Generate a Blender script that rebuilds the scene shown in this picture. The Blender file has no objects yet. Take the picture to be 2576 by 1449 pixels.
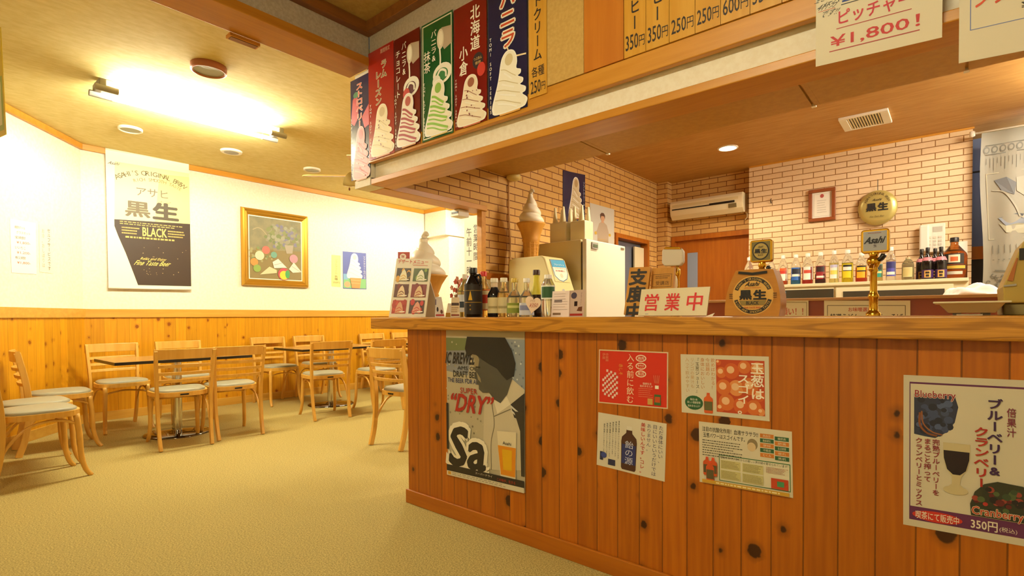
import bpy, math, random
from mathutils import Vector, Matrix
random.seed(7)
S = bpy.context.scene
COL = S.collection
PI = math.pi

# ------------------------------------------------------------------ camera
F, YAW, PIT, ROL, CY = 1317.07, math.radians(40.2168), math.radians(-1.0359), math.radians(-.2819), 819.04
CAM = Vector((0, 0, 1.055))
_s, _c = math.sin(YAW), math.cos(YAW)
FW = Vector((-_s*math.cos(PIT), _c*math.cos(PIT), math.sin(PIT)))
_r = Vector((_c, _s, 0)); _u = _r.cross(FW)
RI = _r*math.cos(ROL) + _u*math.sin(ROL)
UP = -_r*math.sin(ROL) + _u*math.cos(ROL)
cd = bpy.data.cameras.new('camera'); cam = bpy.data.objects.new('camera', cd); COL.objects.link(cam)
cd.sensor_fit = 'HORIZONTAL'; cd.sensor_width = 36; cd.lens = F/2576*36
cd.shift_y = (CY-724.5)/2576; cd.clip_start = .02
M4 = Matrix((RI, UP, -FW)).transposed().to_4x4(); M4.translation = CAM
cam.matrix_world = M4
S.camera = cam
def at(ax, val, px, py):
    """where the sight line through a photo point meets the plane ax = val"""
    d = RI*((px-1288)/F) - UP*((py-CY)/F) + FW
    i = 'XYZ'.index(ax); t = (val-CAM[i])/d[i]
    return CAM + d*t

# ------------------------------------------------------------------ light, world, exposure
W = bpy.data.worlds.new('world'); S.world = W; W.use_nodes = True
W.node_tree.nodes['Background'].inputs[0].default_value = (.9, .8, .6, 1)
W.node_tree.nodes['Background'].inputs[1].default_value = .05
S.view_settings.view_transform = 'Standard'; S.view_settings.look = 'None'
S.view_settings.gamma = 1; S.view_settings.use_curve_mapping = False
S.view_settings.exposure = 0.0
TUBE_POWER = 290.0
KITCHEN_TUBES, ENTRY_TUBES = 300.0, 172.0

# ------------------------------------------------------------------ materials
def lin(h):
    h = h.lstrip('#'); out = []
    for i in (0, 2, 4):
        c = int(h[i:i+2], 16)/255
        out.append(c/12.92 if c <= .04045 else ((c+.055)/1.055)**2.4)
    return tuple(out)+(1,)
MATS = {}
def base(name, col, rough=.5, metal=0, **k):
    if name in MATS: return MATS[name]
    m = bpy.data.materials.new(name); m.use_nodes = True
    b = m.node_tree.nodes['Principled BSDF']
    b.inputs['Base Color'].default_value = lin(col) if isinstance(col, str) else tuple(col)+(1,)
    b.inputs['Roughness'].default_value = rough; b.inputs['Metallic'].default_value = metal
    for a, v in k.items():
        b.inputs[{'trans': 'Transmission Weight', 'ior': 'IOR', 'alpha': 'Alpha', 'coat': 'Coat Weight', 'spec': 'Specular IOR Level'}[a]].default_value = v
    MATS[name] = m; return m
def nd(m, t, **k):
    n = m.node_tree.nodes.new(t)
    for a, v in k.items(): setattr(n, a, v)
    return n
def lk(m, a, b): m.node_tree.links.new(a, b)
def BS(m): return m.node_tree.nodes['Principled BSDF']
def math_(m, op, a, b=None, c=None):
    n = nd(m, 'ShaderNodeMath', operation=op)
    for i, v in enumerate((a, b, c)):
        if v is None: continue
        if isinstance(v, (int, float)): n.inputs[i].default_value = v
        else: lk(m, v, n.inputs[i])
    return n.outputs[0]
def mixc(m, f, a, b, mode='MIX'):
    n = nd(m, 'ShaderNodeMix', data_type='RGBA', blend_type=mode)
    for i, v in ((0, f), (6, a), (7, b)):
        if isinstance(v, (int, float)): n.inputs[i].default_value = v
        elif isinstance(v, tuple): n.inputs[i].default_value = v
        else: lk(m, v, n.inputs[i])
    return n.outputs[2]
def rng(m, v, a, b, c=0, d=1, smooth=True):
    n = nd(m, 'ShaderNodeMapRange', interpolation_type='SMOOTHSTEP' if smooth else 'LINEAR')
    lk(m, v, n.inputs[0])
    for i, x in enumerate((a, b, c, d)): n.inputs[i+1].default_value = x
    return n.outputs[0]
def bump(m, h, s=.3, d=.002):
    n = nd(m, 'ShaderNodeBump'); n.inputs['Strength'].default_value = s; n.inputs['Distance'].default_value = d
    lk(m, h, n.inputs['Height']); lk(m, n.outputs[0], BS(m).inputs['Normal'])
def coords(m, ax=(1, 0, 0), ay=(0, 0, 1)):
    tc = nd(m, 'ShaderNodeTexCoord')
    out = []
    for a in (ax, ay):
        n = nd(m, 'ShaderNodeVectorMath', operation='DOT_PRODUCT'); lk(m, tc.outputs['Object'], n.inputs[0])
        n.inputs[1].default_value = a; out.append(n.outputs['Value'])
    return tc, out[0], out[1]
def comb(m, x, y, z=0):
    n = nd(m, 'ShaderNodeCombineXYZ')
    for i, v in enumerate((x, y, z)):
        if isinstance(v, (int, float)): n.inputs[i].default_value = v
        else: lk(m, v, n.inputs[i])
    return n.outputs[0]
def noise(m, vec, scale=1, detail=3, rough=.5):
    n = nd(m, 'ShaderNodeTexNoise'); lk(m, vec, n.inputs['Vector'])
    n.inputs['Scale'].default_value = scale; n.inputs['Detail'].default_value = detail; n.inputs['Roughness'].default_value = rough
    return n.outputs[0]
def plank_mat(name, c1, c2, ck, ax, width=.0955, off=0., rough=.35, knots=1.0, groove=.6):
    """vertical pine boards with grooves, streaky grain and knots"""
    if name in MATS: return MATS[name]
    m = base(name, c1, rough)
    tc, u, v = coords(m, ax)
    q = math_(m, 'DIVIDE', math_(m, 'ADD', u, off), width)
    cell = math_(m, 'FLOOR', q); fr = math_(m, 'FRACT', q)
    wn = nd(m, 'ShaderNodeTexWhiteNoise', noise_dimensions='1D'); lk(m, cell, wn.inputs['W'])
    r = wn.outputs['Value']
    g = noise(m, comb(m, math_(m, 'MULTIPLY', u, 34), math_(m, 'ADD', math_(m, 'MULTIPLY', v, 1.6), math_(m, 'MULTIPLY', r, 37))), 1.6, 4)
    col = mixc(m, rng(m, g, .3, .7), lin(c1), lin(c2))
    hs = nd(m, 'ShaderNodeHueSaturation'); lk(m, col, hs.inputs['Color']); lk(m, math_(m, 'MULTIPLY_ADD', r, .22, .89), hs.inputs['Value'])
    col = hs.outputs[0]
    vo = nd(m, 'ShaderNodeTexVoronoi', voronoi_dimensions='2D')
    kv = comb(m, math_(m, 'ADD', math_(m, 'MULTIPLY', u, 1/.1), math_(m, 'MULTIPLY', math_(m, 'SUBTRACT', noise(m, tc.outputs['Object'], 45, 2), .5), .22)), math_(m, 'ADD', math_(m, 'MULTIPLY', v, 1/.12), math_(m, 'MULTIPLY', r, 11)))
    lk(m, kv, vo.inputs['Vector']); vo.inputs['Scale'].default_value = 1; vo.inputs['Randomness'].default_value = .9
    sc = nd(m, 'ShaderNodeSeparateColor'); lk(m, vo.outputs['Color'], sc.inputs[0])
    rad = math_(m, 'MULTIPLY', math_(m, 'SUBTRACT', sc.outputs[0], 1-.36*knots), .9)
    rad = math_(m, 'MAXIMUM', rad, 0)
    k = math_(m, 'SUBTRACT', rad, vo.outputs['Distance'])
    core = rng(m, k, -.01, .05); halo = rng(m, k, -.2, .03)
    halo = math_(m, 'MULTIPLY', halo, math_(m, 'GREATER_THAN', rad, 0.004))
    core = math_(m, 'MULTIPLY', core, math_(m, 'GREATER_THAN', rad, 0.004))
    col = mixc(m, math_(m, 'MULTIPLY', halo, .35), col, lin(ck))
    col = mixc(m, math_(m, 'MULTIPLY', core, .9), col, lin(ck))
    e = math_(m, 'MINIMUM', fr, math_(m, 'SUBTRACT', 1, fr))
    gr = rng(m, e, .008, .03)
    col = mixc(m, gr, mixc(m, groove, col, lin(ck)), col)
    lk(m, col, BS(m).inputs['Base Color'])
    bump(m, gr, .6, .003)
    return m
def grain_mat(name, c1, c2, ax=(1, 0, 0), rough=.35, stretch=26, coat=0):
    """clear timber, grain running along ax"""
    if name in MATS: return MATS[name]
    m = base(name, c1, rough, coat=coat)
    tc, u, _ = coords(m, ax)
    mp = nd(m, 'ShaderNodeVectorMath', operation='SCALE'); lk(m, tc.outputs['Object'], mp.inputs[0]); mp.inputs['Scale'].default_value = stretch
    sub = nd(m, 'ShaderNodeVectorMath', operation='SCALE'); sub.inputs[0].default_value = ax; lk(m, math_(m, 'MULTIPLY', u, -stretch*.94), sub.inputs['Scale'])
    ad = nd(m, 'ShaderNodeVectorMath', operation='ADD'); lk(m, mp.outputs[0], ad.inputs[0]); lk(m, sub.outputs[0], ad.inputs[1])
    g = noise(m, ad.outputs[0], 1, 5, .6)
    lk(m, mixc(m, rng(m, g, .32, .68), lin(c1), lin(c2)), BS(m).inputs['Base Color'])
    return m
def speckle_mat(name, c1, c2, scale, rough=.8, bs=.3, bd=.002, detail=4, aniso=None):
    if name in MATS: return MATS[name]
    m = base(name, c1, rough); tc = nd(m, 'ShaderNodeTexCoord'); v = tc.outputs['Object']
    if aniso:
        mp = nd(m, 'ShaderNodeMapping'); lk(m, v, mp.inputs[0]); mp.inputs['Scale'].default_value = aniso; v = mp.outputs[0]
    g = noise(m, v, scale, detail, .6)
    lk(m, mixc(m, rng(m, g, .3, .7), lin(c1), lin(c2)), BS(m).inputs['Base Color'])
    if bs: bump(m, g, bs, bd)
    return m
def brick_mat(name, c1, c2, cm, ax, bw, rh, offu=0., offv=0.):
    m = base(name, c1, .75); tc, u, v = coords(m, ax)
    b = nd(m, 'ShaderNodeTexBrick'); b.offset = .5
    lk(m, comb(m, math_(m, 'ADD', u, offu), math_(m, 'ADD', v, offv)), b.inputs['Vector'])
    for n_, val in (('Scale', 1), ('Brick Width', bw), ('Row Height', rh), ('Mortar Size', .0042), ('Mortar Smooth', .2), ('Bias', 0)): b.inputs[n_].default_value = val
    b.inputs['Color1'].default_value = lin(c1); b.inputs['Color2'].default_value = lin(c2); b.inputs['Mortar'].default_value = lin(cm)
    g = noise(m, tc.outputs['Object'], 60, 3)
    lk(m, mixc(m, .18, b.outputs['Color'], mixc(m, g, (.25, .25, .25, 1), (1, 1, 1, 1)), 'MULTIPLY'), BS(m).inputs['Base Color'])
    bump(m, math_(m, 'SUBTRACT', 1, b.outputs['Fac']), .7, .006)
    return m
def ink(h, rough=.55):
    return base('ink_'+h.lstrip('#')+('' if rough == .55 else '_%d' % int(rough*100)), h, rough)
def emit(name, col, s):
    if name in MATS: return MATS[name]
    m = bpy.data.materials.new(name); m.use_nodes = True; b = BS(m)
    b.inputs['Base Color'].default_value = (.8, .8, .8, 1)
    b.inputs['Emission Color'].default_value = tuple(col)+(1,); b.inputs['Emission Strength'].default_value = s
    MATS[name] = m; return m

WALLPAPER = speckle_mat('cream_wallpaper', '#f0e9d6', '#e9dfc8', 40, .85, .15)
CEIL = speckle_mat('ceiling_paper', '#d8c684', '#ccb870', 30, .9, .3, .003, aniso=(1, .35, 1))
TRAYCEIL = speckle_mat('tray_ceiling_paper', '#b59a5c', '#a88c50', 30, .9, .2)
GREYPAPER = speckle_mat('grey_wallpaper', '#b9ad98', '#a99c86', 60, .9, .2)
KCEIL = speckle_mat('kitchen_ceiling_board', '#c0904a', '#b07e36', 12, .6, .1, aniso=(.4, 3, 1))
PANELC = speckle_mat('bulkhead_board', '#b98a35', '#ae7f2c', 25, .5, .05)
CARPET = speckle_mat('carpet', '#c4ad66', '#8a7a3e', 150, .95, .6, .005, 4)
TRIM = grain_mat('trim_wood', '#cf9236', '#c28428', (0, 1, 0))
TRIMX = grain_mat('trim_wood_x', '#cf9236', '#c28428', (1, 0, 0))
CAPW = grain_mat('cap_rail_wood', '#d2a244', '#c89538', (0, 1, 0))
BEAMW = grain_mat('beam_wood', '#b87c24', '#a96c1a', (0, 1, 0))
DARKTRIM = grain_mat('tray_moulding_wood', '#855222', '#75461a', (0, 1, 0))
BOARDW = grain_mat('menu_board_wood', '#d4a040', '#ca9332', (0, 0, 1), .3)
def slab_mat():
    m = base('countertop_wood', '#c08a30', .28, coat=.25); tc, u, v = coords(m)
    q = noise(m, comb(m, math_(m, 'MULTIPLY', u, 1.5), math_(m, 'MULTIPLY', v, 11)), 1, 2, .4)
    w = math_(m, 'SINE', math_(m, 'MULTIPLY', q, 60)); f = noise(m, comb(m, math_(m, 'MULTIPLY', u, 5), math_(m, 'MULTIPLY', v, 240)), 1, 4)
    c = mixc(m, rng(m, f, .3, .7), lin('#cc9034'), lin('#b07620'))
    lk(m, mixc(m, math_(m, 'MULTIPLY', rng(m, w, .35, 1), .5), c, lin('#7a4610')), BS(m).inputs['Base Color']); return m
SLABW = slab_mat()
CHAIRW = grain_mat('beech', '#dcaa4e', '#d29d40', (0, 0, 1), .35, 30)
WAINS = plank_mat('wainscot_pine', '#d6991c', '#ca8a13', '#864206', (0, 1, 0), .108, 0, .3, .6, .32)
WAINSA = plank_mat('wainscot_pine_corner', '#d6991c', '#ca8a13', '#864206', (.779, -.627, 0), .108, 0, .3, .6, .32)
COUNTERP = plank_mat('counter_pine', '#b5660a', '#a35706', '#270c02', (1, 0, 0), .0955, .08, .4, .8)
COUNTERB = grain_mat('counter_baseboard_wood', '#b06612', '#a0580c', (1, 0, 0), .35)
ORANGEW = grain_mat('orange_plywood', '#b06414', '#a4580e', (0, 0, 1), .4)
BRICKL = brick_mat('brick_left', '#dfb066', '#d6a456', '#7a4416', (0, 1, 0), .226, .0632, .02, .012)
BRICKB = brick_mat('brick_back', '#ecd0a6', '#e6c596', '#9a6a36', (1, 0, 0), .206, .0606, .052, .004)
BRICKA = brick_mat('brick_alcove', '#dcae66', '#d0a058', '#7a4416', (1, 0, 0), .21, .0616, .05, .012)
CHROME = base('chrome', '#d8d4cc', .12, 1)
GOLD = base('polished_brass', '#d8a838', .18, 1)
GOLDP = base('gold_paint', '#c6b66c', .32, .45)
WHITEP = base('white_plastic', '#e9e2d0', .4)
CREAMP = base('cream_plastic', '#e4d6ae', .4)
GREYP = base('grey_plastic', '#9a958a', .5)
BLACK = base('black_plastic', '#15120e', .35)
CUSH = base('seat_vinyl', '#98937a', .45)
GLASS = base('clear_glass', '#f6fbf4', .03, 0, trans=.95, ior=1.33)
STEEL = base('stainless', '#b8b4aa', .3, 1)

# ------------------------------------------------------------------ mesh helpers
class MB:
    def __init__(s): s.v = []; s.f = []; s.m = []; s.sm = []; s.mats = []
    def mi(s, mat):
        if mat not in s.mats: s.mats.append(mat)
        return s.mats.index(mat)
    def add(s, vs, fs, mat, smooth=False):
        o = len(s.v); k = s.mi(mat); s.v += [tuple(v) for v in vs]
        for f in fs: s.f.append(tuple(i+o for i in f)); s.m.append(k); s.sm.append(smooth)
        return s
    def box(s, x0, x1, y0, y1, z0, z1, mat, M=None):
        vs = [Vector((x, y, z)) for z in (z0, z1) for y in (y0, y1) for x in (x0, x1)]
        if M: vs = [M @ v for v in vs]
        return s.add(vs, [(0, 2, 3, 1), (4, 5, 7, 6), (0, 1, 5, 4), (2, 6, 7, 3), (0, 4, 6, 2), (1, 3, 7, 5)], mat)
    def prism(s, poly, d, mat, smooth=False):
        """closed 3-D polygon pushed along vector d"""
        n = len(poly); a = [Vector(p) for p in poly]; b = [p+Vector(d) for p in a]
        return s.add(a+b, [tuple(range(n))[::-1], tuple(range(n, 2*n))] + [(i, (i+1) % n, n+(i+1) % n, n+i) for i in range(n)], mat, smooth)
    def lathe(s, prof, c, mat, seg=24, M=None, smooth=True, sx=1, sy=1):
        c = Vector(c); vs = []; fs = []
        for r, z in prof:
            for i in range(seg):
                a = 2*PI*i/seg; p = Vector((r*sx*math.cos(a), r*sy*math.sin(a), z))
                vs.append((M @ p if M else p)+c)
        n = len(prof)
        for j in range(n-1):
            for i in range(seg): fs.append((j*seg+i, j*seg+(i+1) % seg, (j+1)*seg+(i+1) % seg, (j+1)*seg+i))
        s.add(vs, fs, mat, smooth)
        if prof[0][0] > 1e-5: s.add(vs[:seg], [tuple(range(seg))[::-1]], mat)
        if prof[-1][0] > 1e-5: s.add(vs[-seg:], [tuple(range(seg))], mat)
        return s
    def sweep(s, pts, sec, mat, smooth=True, up=(0, 0, 1), scales=None):
        """sec: list of (a,b) section points across (side, up)"""
        pts = [Vector(p) for p in pts]; n = len(pts); k = len(sec); vs = []
        for i, p in enumerate(pts):
            t = (pts[min(i+1, n-1)]-pts[max(i-1, 0)]).normalized(); u = Vector(up)
            if abs(t.dot(u)) > .98: u = Vector((0, 1, 0))
            sd = t.cross(u).normalized(); uu = sd.cross(t); q = scales[i] if scales else 1
            vs += [p+sd*a*q+uu*b*q for a, b in sec]
        fs = [(i*k+j, i*k+(j+1) % k, (i+1)*k+(j+1) % k, (i+1)*k+j) for i in range(n-1) for j in range(k)]
        fs += [tuple(range(k))[::-1], tuple(range((n-1)*k, n*k))]
        return s.add(vs, fs, mat, smooth)
    def tube(s, pts, r, mat, seg=10, scales=None):
        return s.sweep(pts, [(r*math.cos(2*PI*i/seg), r*math.sin(2*PI*i/seg)) for i in range(seg)], mat, True, scales=scales)
    def merge(s, o):
        k = len(s.v); s.v += o.v
        for f, m, q in zip(o.f, o.m, o.sm): s.f.append(tuple(i+k for i in f)); s.m.append(s.mi(o.mats[m])); s.sm.append(q)
        return s
    def build(s, name, parent=None, bevel=0, kind=None, label=None):
        me = bpy.data.meshes.new(name); me.from_pydata(s.v, [], s.f)
        for m in s.mats: me.materials.append(m)
        me.polygons.foreach_set('material_index', s.m); me.polygons.foreach_set('use_smooth', s.sm); me.update()
        o = bpy.data.objects.new(name, me); COL.objects.link(o)
        if parent: o.parent = parent
        if bevel:
            b = o.modifiers.new('bevel', 'BEVEL'); b.width = bevel; b.segments = 2; b.limit_method = 'ANGLE'
        if kind: o['kind'] = kind
        if label: o['label'] = label
        return o
def smooth(pts, n=6):
    """Catmull-Rom through points"""
    P = [Vector(p) for p in pts]; P = [2*P[0]-P[1]]+P+[2*P[-1]-P[-2]]; out = []
    for i in range(1, len(P)-2):
        a, b, c, d = P[i-1:i+3]
        for k in range(n):
            t = k/n; out.append(.5*((2*b)+(c-a)*t+(2*a-5*b+4*c-d)*t*t+(3*b-a-3*c+d)*t**3))
    out.append(P[-2]); return out
def rect(w, h): return [(-w/2, -h/2), (w/2, -h/2), (w/2, h/2), (-w/2, h/2)]
def thing(name, label, cat, loc=(0, 0, 0), rz=0, group=None):
    o = bpy.data.objects.new(name, None); COL.objects.link(o); o.location = loc; o.rotation_euler = (0, 0, rz)
    o.empty_display_size = .05
    return tag(o, label, cat, group)
def tag(o, label, cat, group=None, kind=None):
    o['label'] = label; o['category'] = cat
    if group: o['group'] = group
    if kind: o['kind'] = kind
    return o
def struct(name, mb, bevel=0, parent=None): return mb.build(name, parent, bevel, kind='structure')
def dup(root, loc, rz, label=None):
    r = root.copy(); COL.objects.link(r); r.location = loc; r.rotation_euler = (0, 0, rz)
    if label: r['label'] = label
    for ch in list(root.children):
        c = ch.copy(); COL.objects.link(c); c.parent = r
        for g in list(ch.children):
            d = g.copy(); COL.objects.link(d); d.parent = c
    return r

# ------------------------------------------------------------------ printed sheets
GL = {}
def glyphs(t, bold=0., res=2):
    bold = 0.; k = (t, bold)
    if k not in GL:
        c = bpy.data.curves.new('g', 'FONT'); c.body = t; c.resolution_u = res; c.offset = bold; c.fill_mode = 'FRONT'
        o = bpy.data.objects.new('g', c); COL.objects.link(o); me = o.to_mesh()
        vs = [(v.co.x, v.co.y) for v in me.vertices]; fs = [tuple(p.vertices) for p in me.polygons]
        o.to_mesh_clear(); bpy.data.objects.remove(o); bpy.data.curves.remove(c)
        xs = [v[0] for v in vs] or [0]; ys = [v[1] for v in vs] or [0]
        GL[k] = (vs, fs, min(xs), max(xs), min(ys), max(ys))
    return GL[k]
def heavier(bold):
    if bold <= 0: return ((0, 0),)
    n = 4 if bold < .025 else 8
    return tuple((bold*math.cos(2*PI*(i+.5)/n), bold*math.sin(2*PI*(i+.5)/n)) for i in range(n))
class Sheet(MB):
    """flat printed thing; u to the right, w downwards, both 0..1 over four corners tl,tr,bl,br"""
    def __init__(s, tl, tr, bl, br, paper, thick=.0012, lift=.0005, sides=None):
        MB.__init__(s); s.c = [Vector(p) for p in (tl, tr, bl, br)]
        s.n = (s.c[1]-s.c[0]).cross(s.c[0]-s.c[2]).normalized()
        s.W = ((s.c[1]-s.c[0]).length+(s.c[3]-s.c[2]).length)/2; s.H = ((s.c[2]-s.c[0]).length+(s.c[3]-s.c[1]).length)/2
        s.t = thick; s.L = 0; s.lift = lift; s.bend = None
        a = [s.p(0, 1, 0), s.p(1, 1, 0), s.p(1, 0, 0), s.p(0, 0, 0)]; b = [v-s.n*thick for v in a]
        s.paper = paper
        s.add(a+b, [(0, 1, 2, 3), (7, 6, 5, 4), (0, 4, 5, 1), (1, 5, 6, 2), (2, 6, 7, 3), (3, 7, 4, 0)], paper)
    def p(s, u, w, k=None):
        a = s.c[0].lerp(s.c[1], u); b = s.c[2].lerp(s.c[3], u)
        return a.lerp(b, w)+s.n*(s.lift*(s.L if k is None else k))
    def up(s, n=1): s.L += n; return s
    def poly(s, pts, col, layer=None):
        s.L = s.L+.02 if layer is None else layer
        vs = [s.p(u, w) for u, w in pts]
        a = sum((pts[i][0]*pts[(i+1) % len(pts)][1]-pts[(i+1) % len(pts)][0]*pts[i][1]) for i in range(len(pts)))
        f = tuple(range(len(pts)))
        return s.add(vs, [f if a < 0 else f[::-1]], ink(col) if isinstance(col, str) else col)
    def rect(s, u0, w0, u1, w1, col): return s.poly([(u0, w0), (u1, w0), (u1, w1), (u0, w1)], col)
    def frame(s, u0, w0, u1, w1, t, col):
        tw = t; tu = t*s.H/s.W
        s.rect(u0, w0, u1, w0+tw, col); s.rect(u0, w1-tw, u1, w1, col); s.rect(u0, w0, u0+tu, w1, col); s.rect(u1-tu, w0, u1, w1, col)
    def ell(s, u, w, ru, rw, col, seg=22, a0=0, a1=2*PI):
        return s.poly([(u+ru*math.cos(a0+(a1-a0)*i/seg), w-rw*math.sin(a0+(a1-a0)*i/seg)) for i in range(seg + (0 if a1-a0 > 6.28 else 1))], col)
    def line(s, pts, t, col):
        """t: thickness as a share of the height"""
        s.L += .02
        P = [Vector((u*s.W, w*s.H)) for u, w in pts]; h = t*s.H/2; L = []; R = []
        for i, q in enumerate(P):
            d = (P[min(i+1, len(P)-1)]-P[max(i-1, 0)]).normalized(); n = Vector((-d.y, d.x))*h
            L.append(q+n); R.append(q-n)
        k = ink(col) if isinstance(col, str) else col
        vs = [s.p(q.x/s.W, q.y/s.H) for q in L+R]; n = len(P)
        return s.add(vs, [(i, i+1, n+i+1, n+i) for i in range(n-1)], k)
    def curve(s, pts, t, col, n=6):
        q = smooth([(a, b, 0) for a, b in pts], n); return s.line([(v.x, v.y) for v in q], t, col)
    def text(s, t, u0, w0, u1, w1, col, bold=.012, slant=0, rot=0):
        vs, fs, x0, x1, y0, y1 = glyphs(t, bold)
        if not vs: return s
        dx, dy = max(x1-x0, 1e-3), max(y1-y0, 1e-3)
        L0 = s.L
        for ox, oy in heavier(bold):
            out = []; s.L += .12
            for x, y in vs:
                a = (x+ox-x0)/dx; b = (y+oy-y0)/dy
                if rot: a, b = b, 1-a
                out.append(s.p(u0+(u1-u0)*(a+slant*(b-.5)), w1-(w1-w0)*b))
            s.add(out, fs, ink(col) if isinstance(col, str) else col)
        s.L = L0
        return s
    def vtext(s, t, u, w0, w1, wid, col, bold=.012, step=None):
        """characters stacked downwards, centred on u"""
        n = len(t); st = (w1-w0)/n
        for i, ch in enumerate(t):
            if ch == ' ': continue
            rot = ch in 'ー〜()-'
            vs, fs, x0, x1, y0, y1 = glyphs(ch, bold); k = ink(col) if isinstance(col, str) else col
            full = ord(ch) > 0x2000
            L0 = s.L
            for ox, oy in heavier(bold):
              out = []; s.L += .12
              for x, y in vs:
                x += ox; y += oy
                a, b = (x-.5, y-.38) if full else (x-(x0+x1)/2, y-.36)
                if rot: a, b = (y-.38 if full else y-.3), -(x-(.5 if full else (x0+x1)/2))
                out.append(s.p(u+a*wid, w0+st*(i+.5)-b*st*.98))
              s.add(out, fs, k)
            s.L = L0
        return s
    def arc(s, t, u, w, r, a0, a1, h, col, bold=.01, rw=None):
        """letters along an ellipse, angles in degrees, clockwise from a0 to a1"""
        n = len(t); rw = rw or r*s.W/s.H; k = ink(col) if isinstance(col, str) else col; flip = a1 > a0
        for i, ch in enumerate(t):
            if ch == ' ': continue
            a = math.radians(a0+(a1-a0)*(i+.5)/n); vs, fs, x0, x1, y0, y1 = glyphs(ch, bold); out = []
            for x, y in vs:
                tx, ry = (x-(x0+x1)/2)*h, (y-.36)*h
                if flip: tx, ry = -tx, -ry
                c, q = math.cos(a), math.sin(a)
                nx, ny = c/(r*s.W), q/(rw*s.H); nl = math.hypot(nx, ny); nx, ny = nx/nl, ny/nl
                px_ = r*s.W*c + ry*nx + tx*ny; py_ = rw*s.H*q + ry*ny - tx*nx
                out.append(s.p(u+px_/s.W, w-py_/s.H))
            s.add(out, fs, k)
        return s
    def scribble(s, u0, w0, u1, w1, rows, col, t=.5, seed=1, vert=False):
        """small print: rows of short dashes"""
        r = random.Random(seed)
        for i in range(rows):
            if not vert:
                a = w0+(w1-w0)*(i+.2)/rows; b = a+(w1-w0)/rows*t; x = u0; e = u1-(u1-u0)*r.random()*.25
                while x < e:
                    l = (u1-u0)*r.uniform(.02, .07); s.rect(x, a, min(x+l, u1), b, col); x += l+(u1-u0)*.015
            else:
                a = u0+(u1-u0)*(i+.2)/rows; b = a+(u1-u0)/rows*t; y = w0; e = w1-(w1-w0)*r.random()*.3
                while y < e:
                    l = (w1-w0)*r.uniform(.02, .06); s.rect(a, y, b, min(y+l, w1), col); y += l+(w1-w0)*.02
        return s
    def dots(s, u0, w0, u1, w1, n, r, cols, seed=3, inside=None):
        q = random.Random(seed)
        for i in range(n):
            u, w = q.uniform(u0, u1), q.uniform(w0, w1)
            if inside and not inside(u, w): continue
            k = r*q.uniform(.7, 1.25); s.L += .01
            s.ell(u, w, k, k*s.W/s.H, q.choice(cols), 10)
        return s
SWIRL = [(.02, .97), (0, .87), (.05, .74), (.12, .60), (.18, .46), (.22, .33), (.25, .20), (.30, .09), (.40, .015), (.52, 0), (.64, .04), (.71, .13), (.73, .24), (.71, .34), (.83, .385), (.82, .45), (.75, .475),
         (.89, .535), (.88, .60), (.81, .625), (.96, .69), (.95, .76), (.87, .785), (1, .87), (.98, .95), (.88, 1), (.45, 1.01), (.12, 1)]
SWIRL = [(v.x, v.y) for v in smooth([(a, b, 0) for a, b in SWIRL+SWIRL[:1]], 3)][:-1]
def softserve(s, u0, w0, u1, w1, cream, shade, ripple=None, cone='#e0a85a', halo='#f4f0e4', bits=None):
    X = lambda a, b: (u0+(u1-u0)*a, w0+(w1-w0)*b)
    s.up(); s.poly([X(.1, .93), X(.92, .93), X(.84, 1.06), X(.2, 1.06)], cone)
    s.up(); s.poly([X(.5+(a-.5)*1.14, .5+(b-.5)*1.05) for a, b in SWIRL], halo)
    s.up(); s.poly([X(a, b) for a, b in SWIRL], cream)
    s.up(); s.poly([X(.5+.13*math.cos(t*.4), .14-.1*math.sin(t*.4)) for t in range(16)], shade)
    for i, (xa, wa, xb, wb) in enumerate(((.24, .27, .72, .46), (.17, .45, .79, .61), (.10, .61, .85, .77), (.04, .77, .88, .96))):
        c = ripple or shade; t = .045 if ripple else .013
        for k_ in range(2 if ripple else 1):
            q = .085*k_; s.up(.3); s.curve([X(xa, wa+q), X(xa+(xb-xa)*.3, wa+(wb-wa)*.15+q), X(xa+(xb-xa)*.7, wa+(wb-wa)*.65+q), X(xb-.03*k_, wb+q*.5)], t*(w1-w0)*(1-.4*k_), c)
        if not ripple: s.up(.3); s.curve([X(xa+.1, wa+.075), X(.45, wa+.13), X(xb-.12, wb+.03)], .026*(w1-w0), halo)
    if bits: s.up(); s.dots(u0+.2*(u1-u0), w0+.3*(w1-w0), u0+.8*(u1-u0), w0+.92*(w1-w0), 12, .018, [bits])

# ------------------------------------------------------------------ the room
XB, XW, YK, ZK, ZD, ZT = -6.7, -3.0, 6.49, 2.785, 2.80, 2.955
CA = Vector((-6.7, 1.24, 0)); DA = Vector((.779, -.627, 0)); NA = Vector((.627, .779, 0))   # the angled wall
def atp(p0, n, px, py):
    d = RI*((px-1288)/F) - UP*((py-CY)/F) + FW
    return CAM + d*((p0-CAM).dot(n)/d.dot(n))
struct('floor', MB().box(-8, 2.2, -2.8, 8, -.1, 0, CARPET))
struct('ceiling_dining', MB().box(-8, -3.1, -2.8, 8, ZD, ZD+.1, CEIL))
struct('ceiling_entry', MB().box(-3.0, 2.2, -2.8, 2.1, ZT, ZT+.1, TRAYCEIL))
struct('ceiling_kitchen', MB().box(-3.1, 2.2, 3.3, 8, ZK, ZK+.1, KCEIL))
struct('wall_dining_back', MB().box(XB-.2, XB, 1.0, 8, 0, ZD, WALLPAPER))
def along_a(a, b, z0, z1, d0, d1, mat, mb=None):
    p = CA+DA*a; q = CA+DA*b
    poly = [p+NA*d0, q+NA*d0, q+NA*d1, p+NA*d1]
    return (mb or MB()).prism([(v.x, v.y, z0) for v in poly], (0, 0, z1-z0), mat)
struct('wall_dining_corner', along_a(-.2, 5.2, 0, ZD, -.2, 0, WALLPAPER))
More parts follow.
